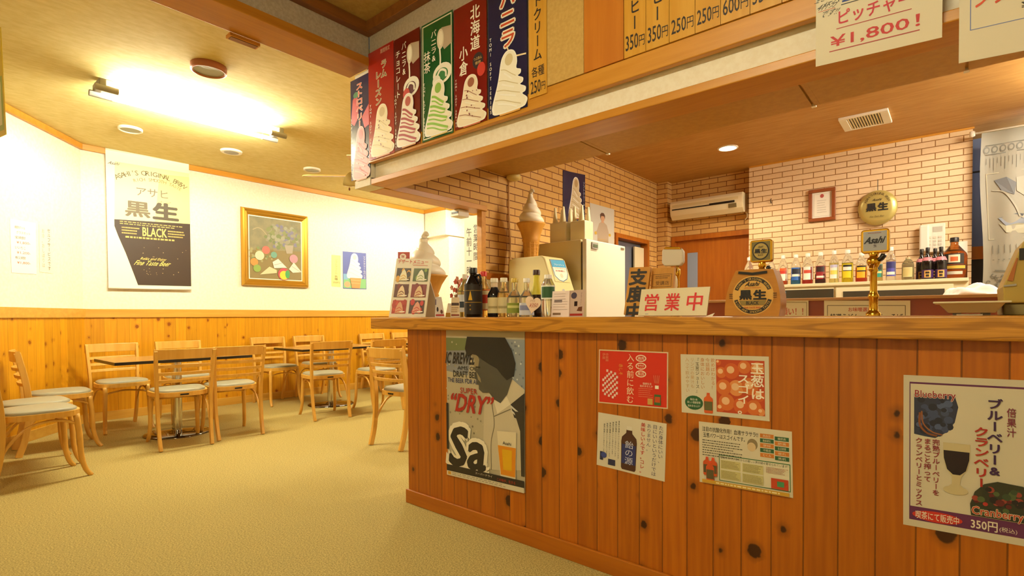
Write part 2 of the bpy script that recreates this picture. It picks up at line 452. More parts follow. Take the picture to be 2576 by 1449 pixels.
struct('wainscot_dining_back', MB().box(XB, XB+.012, 1.24, 5.78, .09, 1.062, WAINS))
struct('wainscot_dining_corner', along_a(0, 4.6, .09, 1.062, 0, .012, WAINSA))
struct('trim_1', MB().box(XB, XB+.028, 1.24, 5.78, 1.06, 1.15, CAPW), .003)
struct('trim_2', along_a(0, 4.6, 1.06, 1.15, 0, .028, CAPW), .003)
struct('trim_3', MB().box(XB, XB+.03, 1.24, 5.78, 2.742, ZD, TRIM), .003)
struct('trim_4', along_a(0, 5, 2.742, ZD, 0, .03, TRIM), .003)
struct('baseboard_dining_back', MB().box(XB, XB+.02, 1.24, 5.78, 0, .09, CAPW), .002)
struct('baseboard_dining_corner', along_a(0, 4.6, 0, .09, 0, .02, CAPW), .002)
px_ = at('Y', 5.78, 1130, 700).x
struct('wall_pillar', MB().box(XB-.1, px_, 5.78, 8, 0, ZD, WALLPAPER))
zb = at('Y', 5.70, 1112, 592).z
struct('wall_pillar_box', MB().box(XB+.03, px_+.04, 5.68, 6.2, zb, ZD, WALLPAPER), .004)
struct('trim_5', MB().box(XB, px_+.05, 5.66, 5.68, 2.742, ZD, TRIMX).box(px_+.04, px_+.06, 5.66, 7.4, 2.742, ZD, TRIM))
struct('wall_dining_far', MB().box(-7, XW-.12, 7.4, 7.6, 0, ZD, WALLPAPER))
struct('trim_6', MB().box(px_, XW-.12, 7.37, 7.4, 2.742, ZD, TRIMX))
# entry side
struct('beam_dining', MB().box(-3.18, -2.93, -2.8, 2.05, 2.69, 2.745, BEAMW).box(-3.18, -3.1, -2.8, 2.05, 2.745, ZD+.02, BEAMW), .004)
struct('wall_above_beam', MB().box(-3.1, -2.955, -2.8, 2.05, 2.745, ZT, GREYPAPER))
struct('trim_7', MB().box(-2.955, -2.90, -2.8, 2.05, 2.888, ZT, DARKTRIM).box(-2.90, 2.2, 1.995, 2.05, 2.888, ZT, DARKTRIM), .003)
struct('wall_soffit', MB().box(-2.945, 2.2, 2.05, 2.235, 2.075, ZT, GREYPAPER).box(-2.94, 2.2, 2.085, 2.235, 1.955, 2.08, WALLPAPER))
struct('trim_8', MB().box(-2.945, 2.2, 2.036, 2.07, 2.063, 2.148, TRIMX), .004)
struct('trim_9', MB().box(-2.945, 2.2, 2.05, 2.235, 1.925, 1.962, TRIMX), .004)
struct('wall_soffit_end', MB().box(-3.125, -2.95, 2.056, 2.16, 1.97, 2.69, WALLPAPER).box(-3.125, -2.95, 2.048, 2.16, 1.925, 1.975, WALLPAPER))
struct('wall_rear', MB().box(-8, 2.2, -2.8, -2.6, 0, 3.05, WALLPAPER))
struct('wall_right', MB().box(2.0, 2.2, -2.8, 8, 0, 3.05, WALLPAPER))
# kitchen walls
yp = 3.15
w0, w1 = at('X', XW, 1546, 585), at('X', XW, 1630, 606)
mb = MB().box(XW-.12, XW, 2.15, yp+.05, 1.965, ZK, BRICKL).box(XW-.04, XW, yp+.05, w0.y, 0, ZK, BRICKL)
mb.box(XW-.12, XW, w0.y, w1.y, w0.z, ZK, BRICKL).box(XW-.12, XW, w1.y, YK+.2, 0, ZK, BRICKL).box(XW-.12, XW, w0.y, w1.y, 0, .9, BRICKL)
struct('wall_kitchen_left', mb)
struct('trim_10', MB().box(-3.13, -2.965, 2.165, yp+.05, 1.925, 1.968, TRIM).box(-3.04, -2.985, yp, yp+.05, 0, 1.925, TRIMX), .003)
struct('trim_11', MB().box(XW-.1, XW+.02, w0.y-.0, w0.y+.05, .9, w0.z, ORANGEW).box(XW-.1, XW+.02, w1.y-.05, w1.y, .9, w0.z, ORANGEW).box(XW-.1, XW+.019, w0.y+.05, w1.y-.05, w0.z-.05, w0.z, ORANGEW))
r0 = at('X', XW, 1240, 688); r1 = at('X', XW, 1240, 704)
struct('trim_12', MB().box(XW, XW+.02, yp+.05, 3.72, r1.z, r0.z, ORANGEW))
struct('wainscot_kitchen', MB().box(XW, XW+.012, yp+.05, 3.72, .1, r1.z, CREAMP))
xl = at('Y', YK, 1884, 560).x; xr = at('Y', YK, 2445, 560).x
struct('wall_kitchen_back', MB().box(xl, xr, YK, YK+.3, 0, ZK, BRICKB))
struct('trim_13', MB().box(xl, xr+.01, YK-.008, YK, ZK-.018, ZK, TRIMX))
YA = 6.63
d0 = at('Y', YA-.02, 1689, 597); dtop = d0.z
dl = at('Y', YA, 1700, 700).x
struct('wall_alcove', MB().box(XW, xl+.02, YA, YA+.1, dtop, ZK, BRICKA).box(XW, d0.x, YA, YA+.1, 0, dtop, BRICKA))
struct('wall_alcove_jog', MB().box(XW, at('Y', YK+.01, 1679, 460).x, YK+.01, YA, 0, ZK, BRICKA))
fr = MB().box(d0.x, d0.x+.05, YA-.03, YA+.06, 0, dtop, ORANGEW).box(d0.x+.05, xl, YA-.03, YA+.06, dtop-.06, dtop, ORANGEW)
struct('trim_14', fr)
g0 = at('Y', YA+.02, 1730, 637); g1 = at('Y', YA+.02, 1755, 700)
dr = MB().box(d0.x+.05, xl+.2, YA+.02, YA+.06, 0, dtop-.06, ORANGEW)
door = struct('door_1', dr)
MB().box(g0.x, g1.x, YA+.012, YA+.022, .95, g0.z, base('frosted_glass', '#8e9aae', .25)).build('door_glass', door, kind='structure')
# bulkhead panels between soffit and kitchen ceiling
ZP, YP = 2.275, 3.5
jx = [-3.0] + [at('Z', ZP, *p).x for p in ((1541, 393), (2053, 276), (2431, 194))] + [2.2]
for i in range(4):
    struct('ceiling_panel_%d' % (i+1), MB().box(jx[i]+(.006 if i else 0), jx[i+1]-.006, 2.2, YP, ZP, ZP+.012, PANELC))
struct('wall_bulkhead', MB().box(-3.0, 2.2, 3.28, 3.31, ZP+.02, ZK, PANELC))
DRED = base('dark_red_edge', '#5a1a0c', .5)
struct('trim_15', MB().box(-3.0, 2.2, YP-.004, YP+.012, ZP+.012, ZP+.045, DRED).box(-3, 2.2, 2.3, YP, ZP+.012, ZP+.02, PANELC))
for x in jx[1:4]:
    struct('trim_16', MB().box(x-.012, x+.012, YP-.01, YP+.02, ZP-.004, ZP+.04, WHITEP).box(x+.03, x+.034, 2.24, YP, ZP-.001, ZP, PANELC))
# beyond the kitchen doorway on the right
DARKB = base('dark_blue_panel', '#66708a', .4)
struct('wall_store', MB().box(xr-.3, 2.2, 6.95, 7.05, 0, ZK, DARKB))
struct('trim_17', MB().box(xr-.02, 2.0, 6.85, 6.95, at('Y', 6.85, 2458, 652).z, at('Y', 6.85, 2458, 620).z, ORANGEW))
struct('trim_18', MB().box(xr-.02, 2.0, 6.94, 6.95, at('Y', 6.94, 2458, 434).z, at('Y', 6.94, 2458, 430).z, BLACK).box(xr-.02, 2.0, 6.86, 6.95, 0, at('Y', 6.86, 2458, 653).z, base('dark_cupboard', '#1e1a1a', .5)))
l = bpy.data.lights.new('store_fill', 'POINT'); l.energy = 9; l.color = (.78, .88, 1); l.shadow_soft_size = .06  # added bluish fill without a fitting, so the store panel reads blue
o = bpy.data.objects.new('store_fill', l); COL.objects.link(o); o.location = (.75, 6.72, 2.5)
# window in the left kitchen wall: dark glass and half-drawn pale blind board
wn = struct('window_1', MB().box(XW-.09, XW-.08, w0.y+.05, w1.y-.05, .9, w0.z-.05, base('dusk_glass', '#6c717e', .2)))
b0 = at('X', XW-.03, 1597, 620); b1 = at('X', XW-.03, 1628, 690)
MB().box(XW-.05, XW-.03, b0.y, w1.y-.055, .95, b0.z, CREAMP).build('window_shutter', wn, kind='structure')

# ------------------------------------------------------------------ counter
XC = -2.364
t = thing('service_counter', 'long knotty pine counter front with a low baseboard on the carpet', 'counter', (XC, 1.88, 0))
def local(o, p): o.parent = p; o.matrix_parent_inverse = Matrix.Translation(-p.location); return o
local(MB().box(XC, 1.9, 1.88, 1.92, .075, .983, COUNTERP).build('front_panel'), t)
local(MB().box(XC, XC+.04, 1.92, 2.36, 0, .983, COUNTERP).build('end_panel'), t)
local(MB().box(XC-.012, 1.9, 1.866, 1.88, 0, .076, COUNTERB).build('baseboard', bevel=.003), t)
local(MB().box(XC+.05, 1.9, 1.93, 2.36, .02, .96, COUNTERB).build('carcass'), t)
tag(MB().box(-2.655, 1.95, 1.835, 2.46, .984, 1.05, SLABW).build('countertop', bevel=.006), 'thick light brown wooden countertop running along the serving counter', 'countertop')

# ------------------------------------------------------------------ chairs and tables
def make_chair():
    t = thing('dining_chair', 'x', 'chair', group='beech dining chairs')
    def ring(k, z0, z1, mat, dome=0):
        """seat outline: rounded, wider in front (+y)"""
        P = []
        for i in range(40):
            a = 2*PI*i/40; c, s_ = math.cos(a), math.sin(a); e = .62
            x = math.copysign(abs(c)**e, c)*.205; y = math.copysign(abs(s_)**e, s_)*.205
            P.append((x*(1+.09*y/.205)*k, y*k))
        m = MB(); n = 40
        rows = [(1, z0), (1.0, z1)] if not dome else [(1, z0), (1.0, z1-dome*.7), (.93, z1-.003), (.6, z1), (.25, z1+.002)]
        vs = [(x*q, y*q, z) for q, z in rows for x, y in P]; fs = [(j*n+i, j*n+(i+1) % n, (j+1)*n+(i+1) % n, (j+1)*n+i) for j in range(len(rows)-1) for i in range(n)]
        m.add(vs, fs, mat, bool(dome)); m.add(vs[:n], [tuple(range(n))[::-1]], mat); m.add(vs[-n:], [tuple(range(n))], mat); return m
    ring(1, .415, .45, CHAIRW).build('seat_frame', t, .004)
    ring(.93, .449, .474, CUSH, .016).build('cushion', t)
    for sx in (-1, 1):
        pts = smooth([(sx*.180, -.265, 0), (sx*.184, -.225, .14), (sx*.188, -.205, .30), (sx*.19, -.205, .45), (sx*.196, -.222, .60), (sx*.203, -.262, .795)], 5)
        MB().sweep(pts, rect(.024, .042), CHAIRW, False, (0, 1, 0)).build('rear_leg', t, .004)
        pts = smooth([(sx*.165, .165, .42), (sx*.172, .178, .28), (sx*.176, .185, .14), (sx*.182, .205, .05), (sx*.188, .235, 0)], 5)
        n = len(pts); MB().tube(pts, .0175, CHAIRW, 10, [1.05-.25*i/n for i in range(n)]).build('front_leg', t)
        pts = smooth([(sx*.182, -.215, .13), (sx*.18, -.19, .24), (sx*.176, -.10, .355), (sx*.17, .0, .392), (sx*.165, .09, .39), (sx*.166, .16, .36)], 5)
        MB().tube(pts, .009, CHAIRW, 8).build('side_brace', t)
    pts = smooth([(-.168, .17, .35), (-.12, .15, .365), (0, .10, .375), (.12, .15, .365), (.168, .17, .35)], 5)
    MB().tube(pts, .008, CHAIRW, 8).build('front_brace', t)
    def bar(z0, z1, y, th, w, name, bow=.03):
        vs = []; fs = []; n = 12
        for i in range(n+1):
            q = i/n*2-1; x = q*w; yy = y-bow*(1-q*q)
            vs += [(x, yy-th/2, z0), (x, yy+th/2, z0), (x, yy+th/2-.004, z1), (x, yy-th/2-.004, z1)]
        for i in range(n):
            for j in range(4): fs.append((i*4+j, i*4+(j+1) % 4, (i+1)*4+(j+1) % 4, (i+1)*4+j))
        fs += [(0, 1, 2, 3), (n*4+3, n*4+2, n*4+1, n*4)]
        MB().add(vs, fs, CHAIRW).build(name, t, .003)
    bar(.725, .805, -.255, .02, .215, 'top_rail', .028)
    for z in (.535, .595, .655): bar(z, z+.026, -.208-(z-.5)*.24, .014, .19, 'back_slat')
    MB().box(-.03, .03, -.209, -.2045, .425, .437, BLACK).build('name_plate', t)
    return t
ch = make_chair(); first = True
for x, y, a, lab in [
    (-4.60, .60, 4, 'beech ladder-back chair cut by the left edge, nearest of the row by the corner wall'),
    (-5.03, .64, 2, 'beech chair mostly hidden behind the nearest chair at the left edge'),
    (-5.56, .87, -3, 'beech chair side-on, farthest of the row along the angled corner wall, below the price paper'),
    (-6.08, 1.40, -88, 'beech chair with its back to the pine wainscot, left end of the near table'),
    (-6.12, 1.97, -92, 'beech chair against the wainscot half hidden behind the near table and its chairs'),
    (-5.00, 1.55, 84, 'beech chair seen from behind in front of the near table pedestal, left of the pair'),
    (-5.04, 1.98, 86, 'beech chair seen from behind, right of the pair at the near table'),
    (-6.36, 3.05, -90, 'beech chair against the wainscot at the left end of the middle table'),
    (-6.38, 3.60, -92, 'beech chair against the wainscot half hidden behind the middle table top'),
    (-5.15, 2.97, 78, 'beech chair seen from behind in front of the middle table pedestal'),
    (-5.05, 3.58, 84, 'beech chair with grey seat showing between the middle table and the counter end'),
    (-3.50, 2.80, 4, 'beech chair nearest the counter end, partly hidden by the counter'),
    (-6.40, 4.62, -90, 'pale beech chair back against far wainscot beside the counter end'),
    (-6.40, 5.20, -90, 'beech chair top rail just showing under the countertop corner at the far wainscot')]:
    if first: ch.location = (x, y, 0); ch.rotation_euler = (0, 0, math.radians(a)); ch['label'] = lab; first = False
    else: dup(ch, (x, y, 0), math.radians(a), lab)
def make_table():
    t = thing('dining_table', 'x', 'table', group='pedestal dining tables')
    top = MB().box(-.325, .325, -.53, .53, .676, .70, grain_mat('table_top_wood', '#a88450', '#98743e', (0, 1, 0), .18)).build('tabletop', t, .002)
    e = MB()
    for x0, x1, y0, y1 in ((-.329, .329, -.534, -.53), (-.329, .329, .53, .534), (-.329, -.325, -.53, .53), (.325, .329, -.53, .53)): e.box(x0, x1, y0, y1, .675, .699, BLACK)
    e.build('edge_band', t)
    MB().lathe([(.04, .02), (.04, .66)], (0, 0, 0), CHROME, 28).build('pedestal', t)
    MB().box(-.16, .16, -.16, .16, .66, .677, BLACK).build('mounting_plate', t)
    MB().lathe([(.265, 0), (.265, .008), (.25, .016), (.10, .026), (.05, .034)], (0, 0, 0), base('dark_chrome', '#6a625c', .08, 1), 48).build('base', t)
    return t
tb = make_table(); tb.location = (-5.42, 1.665, 0); tb['label'] = 'small pedestal table with dark edge, nearest the Asahi banner, chairs all round'.replace('Asahi', 'black beer')
dup(tb, (-5.76, 3.41, 0), 0, 'small pedestal table with dark edge, middle of the room under the framed painting')
dup(tb, (-5.78, 4.98, 0), 0, 'small pedestal table whose edge only just shows at the counter end')

# ------------------------------------------------------------------ lights and fittings on the dining ceiling
TUBE = emit('lit_tube', (1, .96, .76), TUBE_POWER)
def fluorescent(loc, label, tube=None, rz=0):
    t = thing('ceiling_light', label, 'ceiling light', loc, rz, 'two-tube fluorescent fittings')
    MB().box(-.045, .045, -.66, .66, -.06, 0, WHITEP).build('housing', t, .006)
    for y in (-.655, .655):
        MB().box(-.10, .10, y-.022, y+.022, -.075, -.02, GREYP).build('end_bracket', t, .006)
    for x in (-.085, .085):
        MB().lathe([(.0165, -.6), (.0165, .6)], (x, 0, -.085), tube or TUBE, 14, Matrix.Rotation(PI/2, 3, 'X')).build('tube', t)
        for y in (-.64, .64): MB().lathe([(.023, -.07), (.023, .07)], (x, y*.985, -.085), GREYP, 14, Matrix.Rotation(PI/2, 3, 'X')).build('lamp_holder', t)
    return t
fluorescent((-4.79, 1.66, ZD), 'glaring two-tube fluorescent light on the cream dining ceiling')
fluorescent((-4.9, 5.0, ZD), 'two-tube fluorescent light behind the soffit, out of sight from the counter')
fluorescent((.95, 5.0, ZK), 'two-tube fluorescent light over the right end of the kitchen, outside the photo', emit('lit_tube_kitchen', (1, .93, .77), KITCHEN_TUBES))
fluorescent((-.7, -.6, ZT), 'two-tube fluorescent light over the entry, behind the camera', emit('lit_tube_entry', (1, .92, .64), ENTRY_TUBES), PI/2)
RIMB = base('bronze_rim', '#a4684a', .35, .4)
def downlight(px, py, r, label, drop=.0):
    c = at('Z', ZD, px, py)
    t = thing('downlight', label, 'downlight', (c.x, c.y, ZD), 0, 'recessed dining downlights')
    MB().lathe([(r*1.12, 0), (r*1.12, -.018-drop), (r*1.0, -.024-drop), (r*.92, -.012-drop)], (0, 0, 0), RIMB if drop else WHITEP, 32).build('rim', t)
    MB().lathe([(r*.92, -.014-drop), (r*.75, -.004), (r*.3, .0-.002), (0, -.002)], (0, 0, 0), base('reflector', '#8f8c6c', .35, .3), 32).build('reflector', t)
    MB().lathe([(.0, -.012), (r*.25, -.010), (r*.25, -.004)], (0, 0, 0), GREYP, 16).build('bulb', t)
downlight(525, 166, .10, 'large unlit downlight with bronze rim beside the bright tubes', .02)
downlight(328, 323, .085, 'small unlit round downlight above the black beer banner')
downlight(785, 425, .085, 'small unlit downlight behind the ceiling fan blade')
c = at('Z', ZD, 582, 380)
t = thing('ceiling_speaker', 'round grey ceiling speaker between the two small downlights', 'speaker', (c.x, c.y, ZD))
MB().lathe([(.105, 0), (.10, -.016), (.09, -.018)], (0, 0, 0), WHITEP, 32).build('rim', t)
MB().lathe([(.09, -.016), (.05, -.02), (0, -.021)], (0, 0, 0), GREYP, 32).build('grille', t)
c = at('Z', 2.69, 612, 99)
tag(MB().box(c.x-.03, c.x+.03, c.y-.085, c.y+.085, 2.672, 2.69, TRIM).box(c.x-.02, c.x+.02, c.y-.075, c.y+.075, 2.668, 2.673, DARKTRIM).build('beam_vent'), 'small wooden slot set at the edge of the ceiling beam', 'vent')
# ceiling fan, half hidden behind the soffit
FC = Vector((-4.28, 2.98, 2.42))
t = thing('ceiling_fan', 'brass ceiling fan with thin wooden blades and glass shades, half hidden behind strawberry poster', 'fan', FC)
BR = base('fan_brass', '#7a5a2a', .3, .9); BLW = grain_mat('fan_blade_wood', '#d8b058', '#c99c44', (1, 0, 0))
MB().lathe([(.06, ZD-FC.z), (.06, ZD-FC.z-.05), (.014, ZD-FC.z-.07), (.014, .09), (.09, .07), (.10, .0), (.07, -.05), (.04, -.07)], (0, 0, 0), BR, 24).build('motor', t)
for k in range(4):
    a = math.radians(222+90*k); R = Matrix.Rotation(a, 4, 'Z') @ Matrix.Rotation(math.radians(-9), 4, 'X')
    poly = [(.20, -.05), (.55, -.07), (.62, -.055), (.65, 0), (.62, .055), (.55, .07), (.20, .05)]
    MB().prism([R @ Vector((x, y, -.02)) for x, y in poly], R.to_3x3() @ Vector((0, 0, .007)), BLW).build('blade', t)
    MB().sweep([R @ Vector(p) for p in ((.07, 0, -.02), (.14, 0, -.05), (.24, 0, -.03))], rect(.03, .008), BR).build('blade_arm', t)
for k in range(3):
    a = math.radians(100+120*k); c = Vector((math.cos(a)*.13, math.sin(a)*.13, -.10)); R = Matrix.Rotation(a, 3, 'Z') @ Matrix.Rotation(math.radians(60), 3, 'Y')
    MB().lathe([(.018, 0), (.03, .02), (.05, .05), (.075, .11)], c, base('shade_glass', '#d8c88c', .2, trans=.3), 20, R).build('lamp_shade', t)
    MB().tube([(0, 0, -.06), tuple(c*.6), tuple(c)], .008, BR).build('lamp_arm', t)
c = at('Y', 2.9, 879, 475)-FC
MB().tube([(c.x, c.y, -.06), (c.x, c.y, c.z)], .002, BR, 6).build('pull_chain', t)
MB().lathe([(.0, -.02), (.009, -.012), (.008, .006), (.002, .012)], c, DARKTRIM, 12).build('chain_knob', t)
# yellow pennant hanging from the beam at the very left edge
a = [at('Y', .30, *p) for p in ((-60, 120), (1, 68), (-60, 372), (15, 338))]
y = Sheet(*a, ink('#d8b61c'), .002); y.up(); y.rect(.3, .45, .97, .95, '#9fae4a'); y.up(); y.rect(.4, .5, .93, .9, '#d9d3a0')
tag(y.build('hanging_pennant'), 'yellow hanging pennant just showing at the left edge', 'pennant')

# ------------------------------------------------------------------ soft-serve posters and menu boards on the soffit
YF = 2.032
def fascia(x0, x1, z0, z1, paper, y=YF, thick=.0012):
    return Sheet((x0, y, z1), (x1, y, z1), (x0, y, z0), (x1, y, z0), paper, thick)
GP = 'soft-serve posters along the soffit'
def gloss(h): return base('gloss_'+h[1:], h, .22, coat=.4)
p = fascia(-3.165, -2.95, 1.985, 2.66, gloss('#2a2b58'), 2.046)
p.up(); p.poly([(.02, .42), (.12, .2), (.32, .14), (.46, .26), (.4, .4), (.2, .46)], '#c8321e'); p.poly([(.6, .4), (.98, .3), (.98, .5), (.75, .52)], '#c8321e')
p.up(); p.ell(.3, .16, .14, .03, '#3f7a34')
p.up(); p.vtext('ストロベリー', .50, .05, .50, .36, '#f2dcc0', .07)
p.up(); p.vtext('ストロベリー', .50, .05, .50, .36, '#d8361e', .015)
p.vtext('TOMI SOFT SERIES', .06, .38, .97, .085, '#f0ead8')
softserve(p, .14, .50, .98, .99, '#e89a92', '#cf6f64', None, '#d89a60', '#f0c0b4', '#b03a30')
tag(p.build('softserve_poster'), 'navy strawberry soft-serve poster with pink ice cream, leftmost on the soffit', 'poster', GP)
p = fascia(-2.935, -2.668, 2.075, 2.768, gloss('#a82418'))
p.up(); p.vtext('ラム', .62, .12, .29, .24, '#e8d8a8', .06); p.vtext('レーズン', .40, .20, .52, .26, '#e8d8a8', .06)
p.up(); p.vtext('ラム', .62, .12, .29, .24, '#6a4a14', .005); p.vtext('レーズン', .40, .20, .52, .26, '#6a4a14', .005)
p.vtext('TOMI SOFT SERIES', .08, .48, .98, .10, '#f0ead8'); p.text('期間限定', .5, .02, .86, .06, '#e8b8a0')
softserve(p, .14, .53, .95, .97, '#ecdcaa', '#cdb478', None, '#d89a60', '#f0e6c4', '#8a4a2a')
tag(p.build('softserve_poster'), 'red rum raisin soft-serve poster with cream ice cream at the soffit corner', 'poster', GP)
p = fascia(-2.664, -2.42, 2.08, 2.762, gloss('#6a1c12'))
def jug(p, liquid, fruit):
    p.up(); p.poly([(.52, .16), (.66, .10), (.98, .12), (.98, .26), (.74, .29)], '#b8a488'); p.up(); p.ell(.62, .19, .11, .085, '#e0d4b8'); p.up(); p.ell(.63, .185, .07, .06, liquid)
    p.up(); p.curve([(.60, .26), (.62, .36), (.60, .44)], .018, '#f2ecd8')
    p.up(); p.ell(.68, .48, .30, .085, '#f2ecd8'); p.up(); p.ell(.66, .49, .2, .055, '#5a1c10' if fruit == '#c83a1e' else '#2f7a34'); p.up(); p.curve([(.5, .5), (.62, .45), (.78, .47), (.8, .52)], .02, '#f2ecd8'); p.up(); p.ell(.5, .53, .13, .05, fruit)
jug(p, '#f4ecd6', '#c83a1e')
p.up(); p.vtext('バニラ&', .42, .06, .36, .19, '#f2ead4'); p.vtext('チョコレート', .18, .11, .54, .2, '#f2ead4')
p.vtext('TOMI SOFT SERIES', .07, .50, .98, .10, '#f0ead8')
softserve(p, .16, .54, .97, .97, '#efe4cc', '#b04a2c', '#a82c18', '#d89a50')
tag(p.build('softserve_poster'), 'brown vanilla and chocolate soft-serve poster with a pouring milk jug', 'poster', GP)
p = fascia(-2.402, -2.138, 2.078, 2.756, gloss('#1c5a2c'))
p.up(); p.frame(.03, .015, .97, .985, .010, '#e4e0c8')
jug(p, '#f0e6cc', '#e8e4d0')
p.up(); p.vtext('バニラ&', .42, .09, .36, .19, '#f2ead4'); p.vtext('抹茶', .2, .24, .43, .22, '#f2ead4')
p.vtext('TOMI SOFT SERIES', .09, .50, .97, .10, '#f0ead8')
softserve(p, .16, .53, .95, .96, '#f0e8cc', '#8ab43a', '#8cc030', '#d8c060')
tag(p.build('softserve_poster'), 'green matcha soft-serve poster with white border and jug', 'poster', GP)
p = fascia(-2.128, -1.882, 2.085, 2.745, gloss('#7c1a12'))
p.up(); p.vtext('北海道', .66, .04, .41, .30, '#f2ead4', .02); p.vtext('小倉', .30, .33, .575, .27, '#f2ead4', .02)
p.up(); p.ell(.74, .50, .16, .065, '#2a1410'); p.up(); p.text('つぶあん', .62, .47, .86, .495, '#d8b468'); p.text('使用', .66, .505, .82, .53, '#d8b468'); p.up(); p.ell(.84, .58, .12, .055, '#c83018')
p.vtext('TOMI SOFT SERIES', .06, .58, .98, .075, '#f0ead8')
softserve(p, .14, .60, .93, .98, '#efe0c2', '#9a5a38', None, '#d0683a', '#f4ecd6', '#7a2c1c')
tag(p.build('softserve_poster'), 'dark red azuki soft-serve poster with a round dark badge', 'poster', GP)
p = fascia(-1.872, -1.612, 2.085, 2.735, gloss('#1c1e44'))
p.up(); p.vtext('バニラ', .52, .03, .50, .42, '#f4ecd8', .10); p.up(2); p.vtext('バニラ', .52, .03, .50, .42, '#c84a1c', .02)
p.up(); p.curve([(.5, .48), (.56, .54), (.68, .58), (.98, .60)], .012, '#f0d8a8')
p.vtext('TOMI SOFT SERIES', .07, .36, .97, .085, '#f0ead8')
softserve(p, .16, .53, .95, .98, '#f2ecd8', '#d4c498', None, '#e0a850', '#f8f4e8')
tag(p.build('softserve_poster'), 'navy vanilla soft-serve poster with large white ice cream, right of the row', 'poster', GP)
GM = 'menu board boards'
def strip(x0, x1, z0, z1, mat, label, th=.010):
    s = Sheet((x0, YF-.002, z1), (x1, YF-.002, z1), (x0, YF-.002, z0), (x1, YF-.002, z0), mat, th, lift=.0004); s.zt, s.zb = z1, z0
    s.wz = lambda z: (z1-z)/(z1-z0); s.label = label; return s
def done(s): tag(s.build('menu_board'), s.label, 'menu board', GM)
s = strip(-1.60, -1.492, 2.118, 2.86, BOARDW, 'narrow wooden menu board for soft cream at 250 yen beside the navy poster')
s.up(); s.vtext('ソフトクリーム', .5, s.wz(2.735), s.wz(2.285), .5, '#20140a', .02)
s.text('各種', .16, s.wz(2.262), .86, s.wz(2.212), '#20140a', .01); s.text('250', .10, s.wz(2.195), .66, s.wz(2.135), '#20140a', .01); s.text('円', .70, s.wz(2.178), .92, s.wz(2.14), '#20140a', .005); done(s)
s = strip(-1.489, -1.286, 2.149, 2.86, speckle_mat('pale_board', '#c9a45a', '#bd984c', 60, .5, .05), 'pale blank menu panel right of the soft cream board'); done(s)
s = strip(-1.284, -1.087, 2.149, 2.86, grain_mat('orange_board', '#c47a26', '#bb701f', (0, 0, 1)), 'plain orange-brown menu panel before the priced boards'); done(s)
for i, (x0, x1, nm, pr) in enumerate(((-1.084, -.985, 'コーヒー', '350'), (-.983, -.884, 'コーヒー', '350'), (-.882, -.780, '', '250'), (-.778, -.683, '', '250'), (-.681, -.578, '', '600'), (-.576, -.472, '', '350'))):
    s = strip(x0, x1, 2.149, 2.86, BOARDW, ['first wooden priced menu board from the left, coffee at 350 yen', 'second priced menu board from the left, coffee at 350 yen',
        'third priced menu board, first of the two marked 250 yen', 'fourth priced menu board, second of the two marked 250 yen', 'wooden menu board marked 600 yen', 'wooden menu board marked 350 yen, cut by the top of the photo'][i])
    s.up(); s.text(pr, .08, s.wz(2.238 if i < 2 else 2.232), .66, s.wz(2.176), '#20140a', .01); s.text('円', .70, s.wz(2.222), .95, s.wz(2.178), '#20140a', .005)
    if nm: s.vtext('ヒー', .5, s.wz(2.385), s.wz(2.25), .52, '#20140a', .02)
    done(s)
s = strip(-.47, -.25, 2.149, 2.86, BOARDW, 'blank wooden menu board behind the top of the pitcher price sheet'); done(s)
# hand-lettered paper sheets pinned over the soffit trim
PAPER = base('white_paper', '#ded4ba', .7)
s = Sheet((-.364, 2.02, 2.145), (-.035, 2.02, 2.130), (-.364, 2.02, 1.889), (-.035, 2.02, 1.874), PAPER)
s.up(); s.text('生ビール', .23, .05, .80, .26, '#1f3a86', .02); s.rect(.22, .285, .8, .296, '#2a2a30')
s.text('ピッチャー', .20, .36, .78, .54, '#c01c34', .02); s.rect(.18, .575, .78, .585, '#a01c20')
s.text('¥1,800！', .13, .66, .84, .82, '#c0201a', .012); s.rect(.12, .845, .84, .857, '#a01c20')
s.text('生ビール', .01, .10, .2, .18, '#33322a', .0, .3); s.text('4杯分', .02, .2, .2, .29, '#33322a', 0, .3); s.text('です!!', .05, .31, .2, .39, '#33322a', 0, .3); s.rect(.02, .3, .17, .306, '#c04a30')
s.text('お得!!', .85, .22, .99, .32, '#33322a', 0, .2); s.rect(.9, .35, .98, .357, '#c04a30')
tag(s.build('price_sheet'), 'white sheet lettered in red for a draft beer pitcher at 1,800 yen', 'sign')
s = Sheet((.003, 2.018, 2.04), (.345, 2.018, 2.025), (.003, 2.018, 1.785), (.345, 2.018, 1.765), PAPER)
s.up(); s.frame(.07, .06, .93, .66, .008, '#6a78b0')
s.text('フランクフルト', .11, .24, .88, .42, '#d0481c', .03, .05); s.text('¥80', .38, .48, .56, .56, '#33322a', .01)
tag(s.build('price_sheet'), 'white sheet with a blue border and orange lettering, cut by the right edge', 'sign')

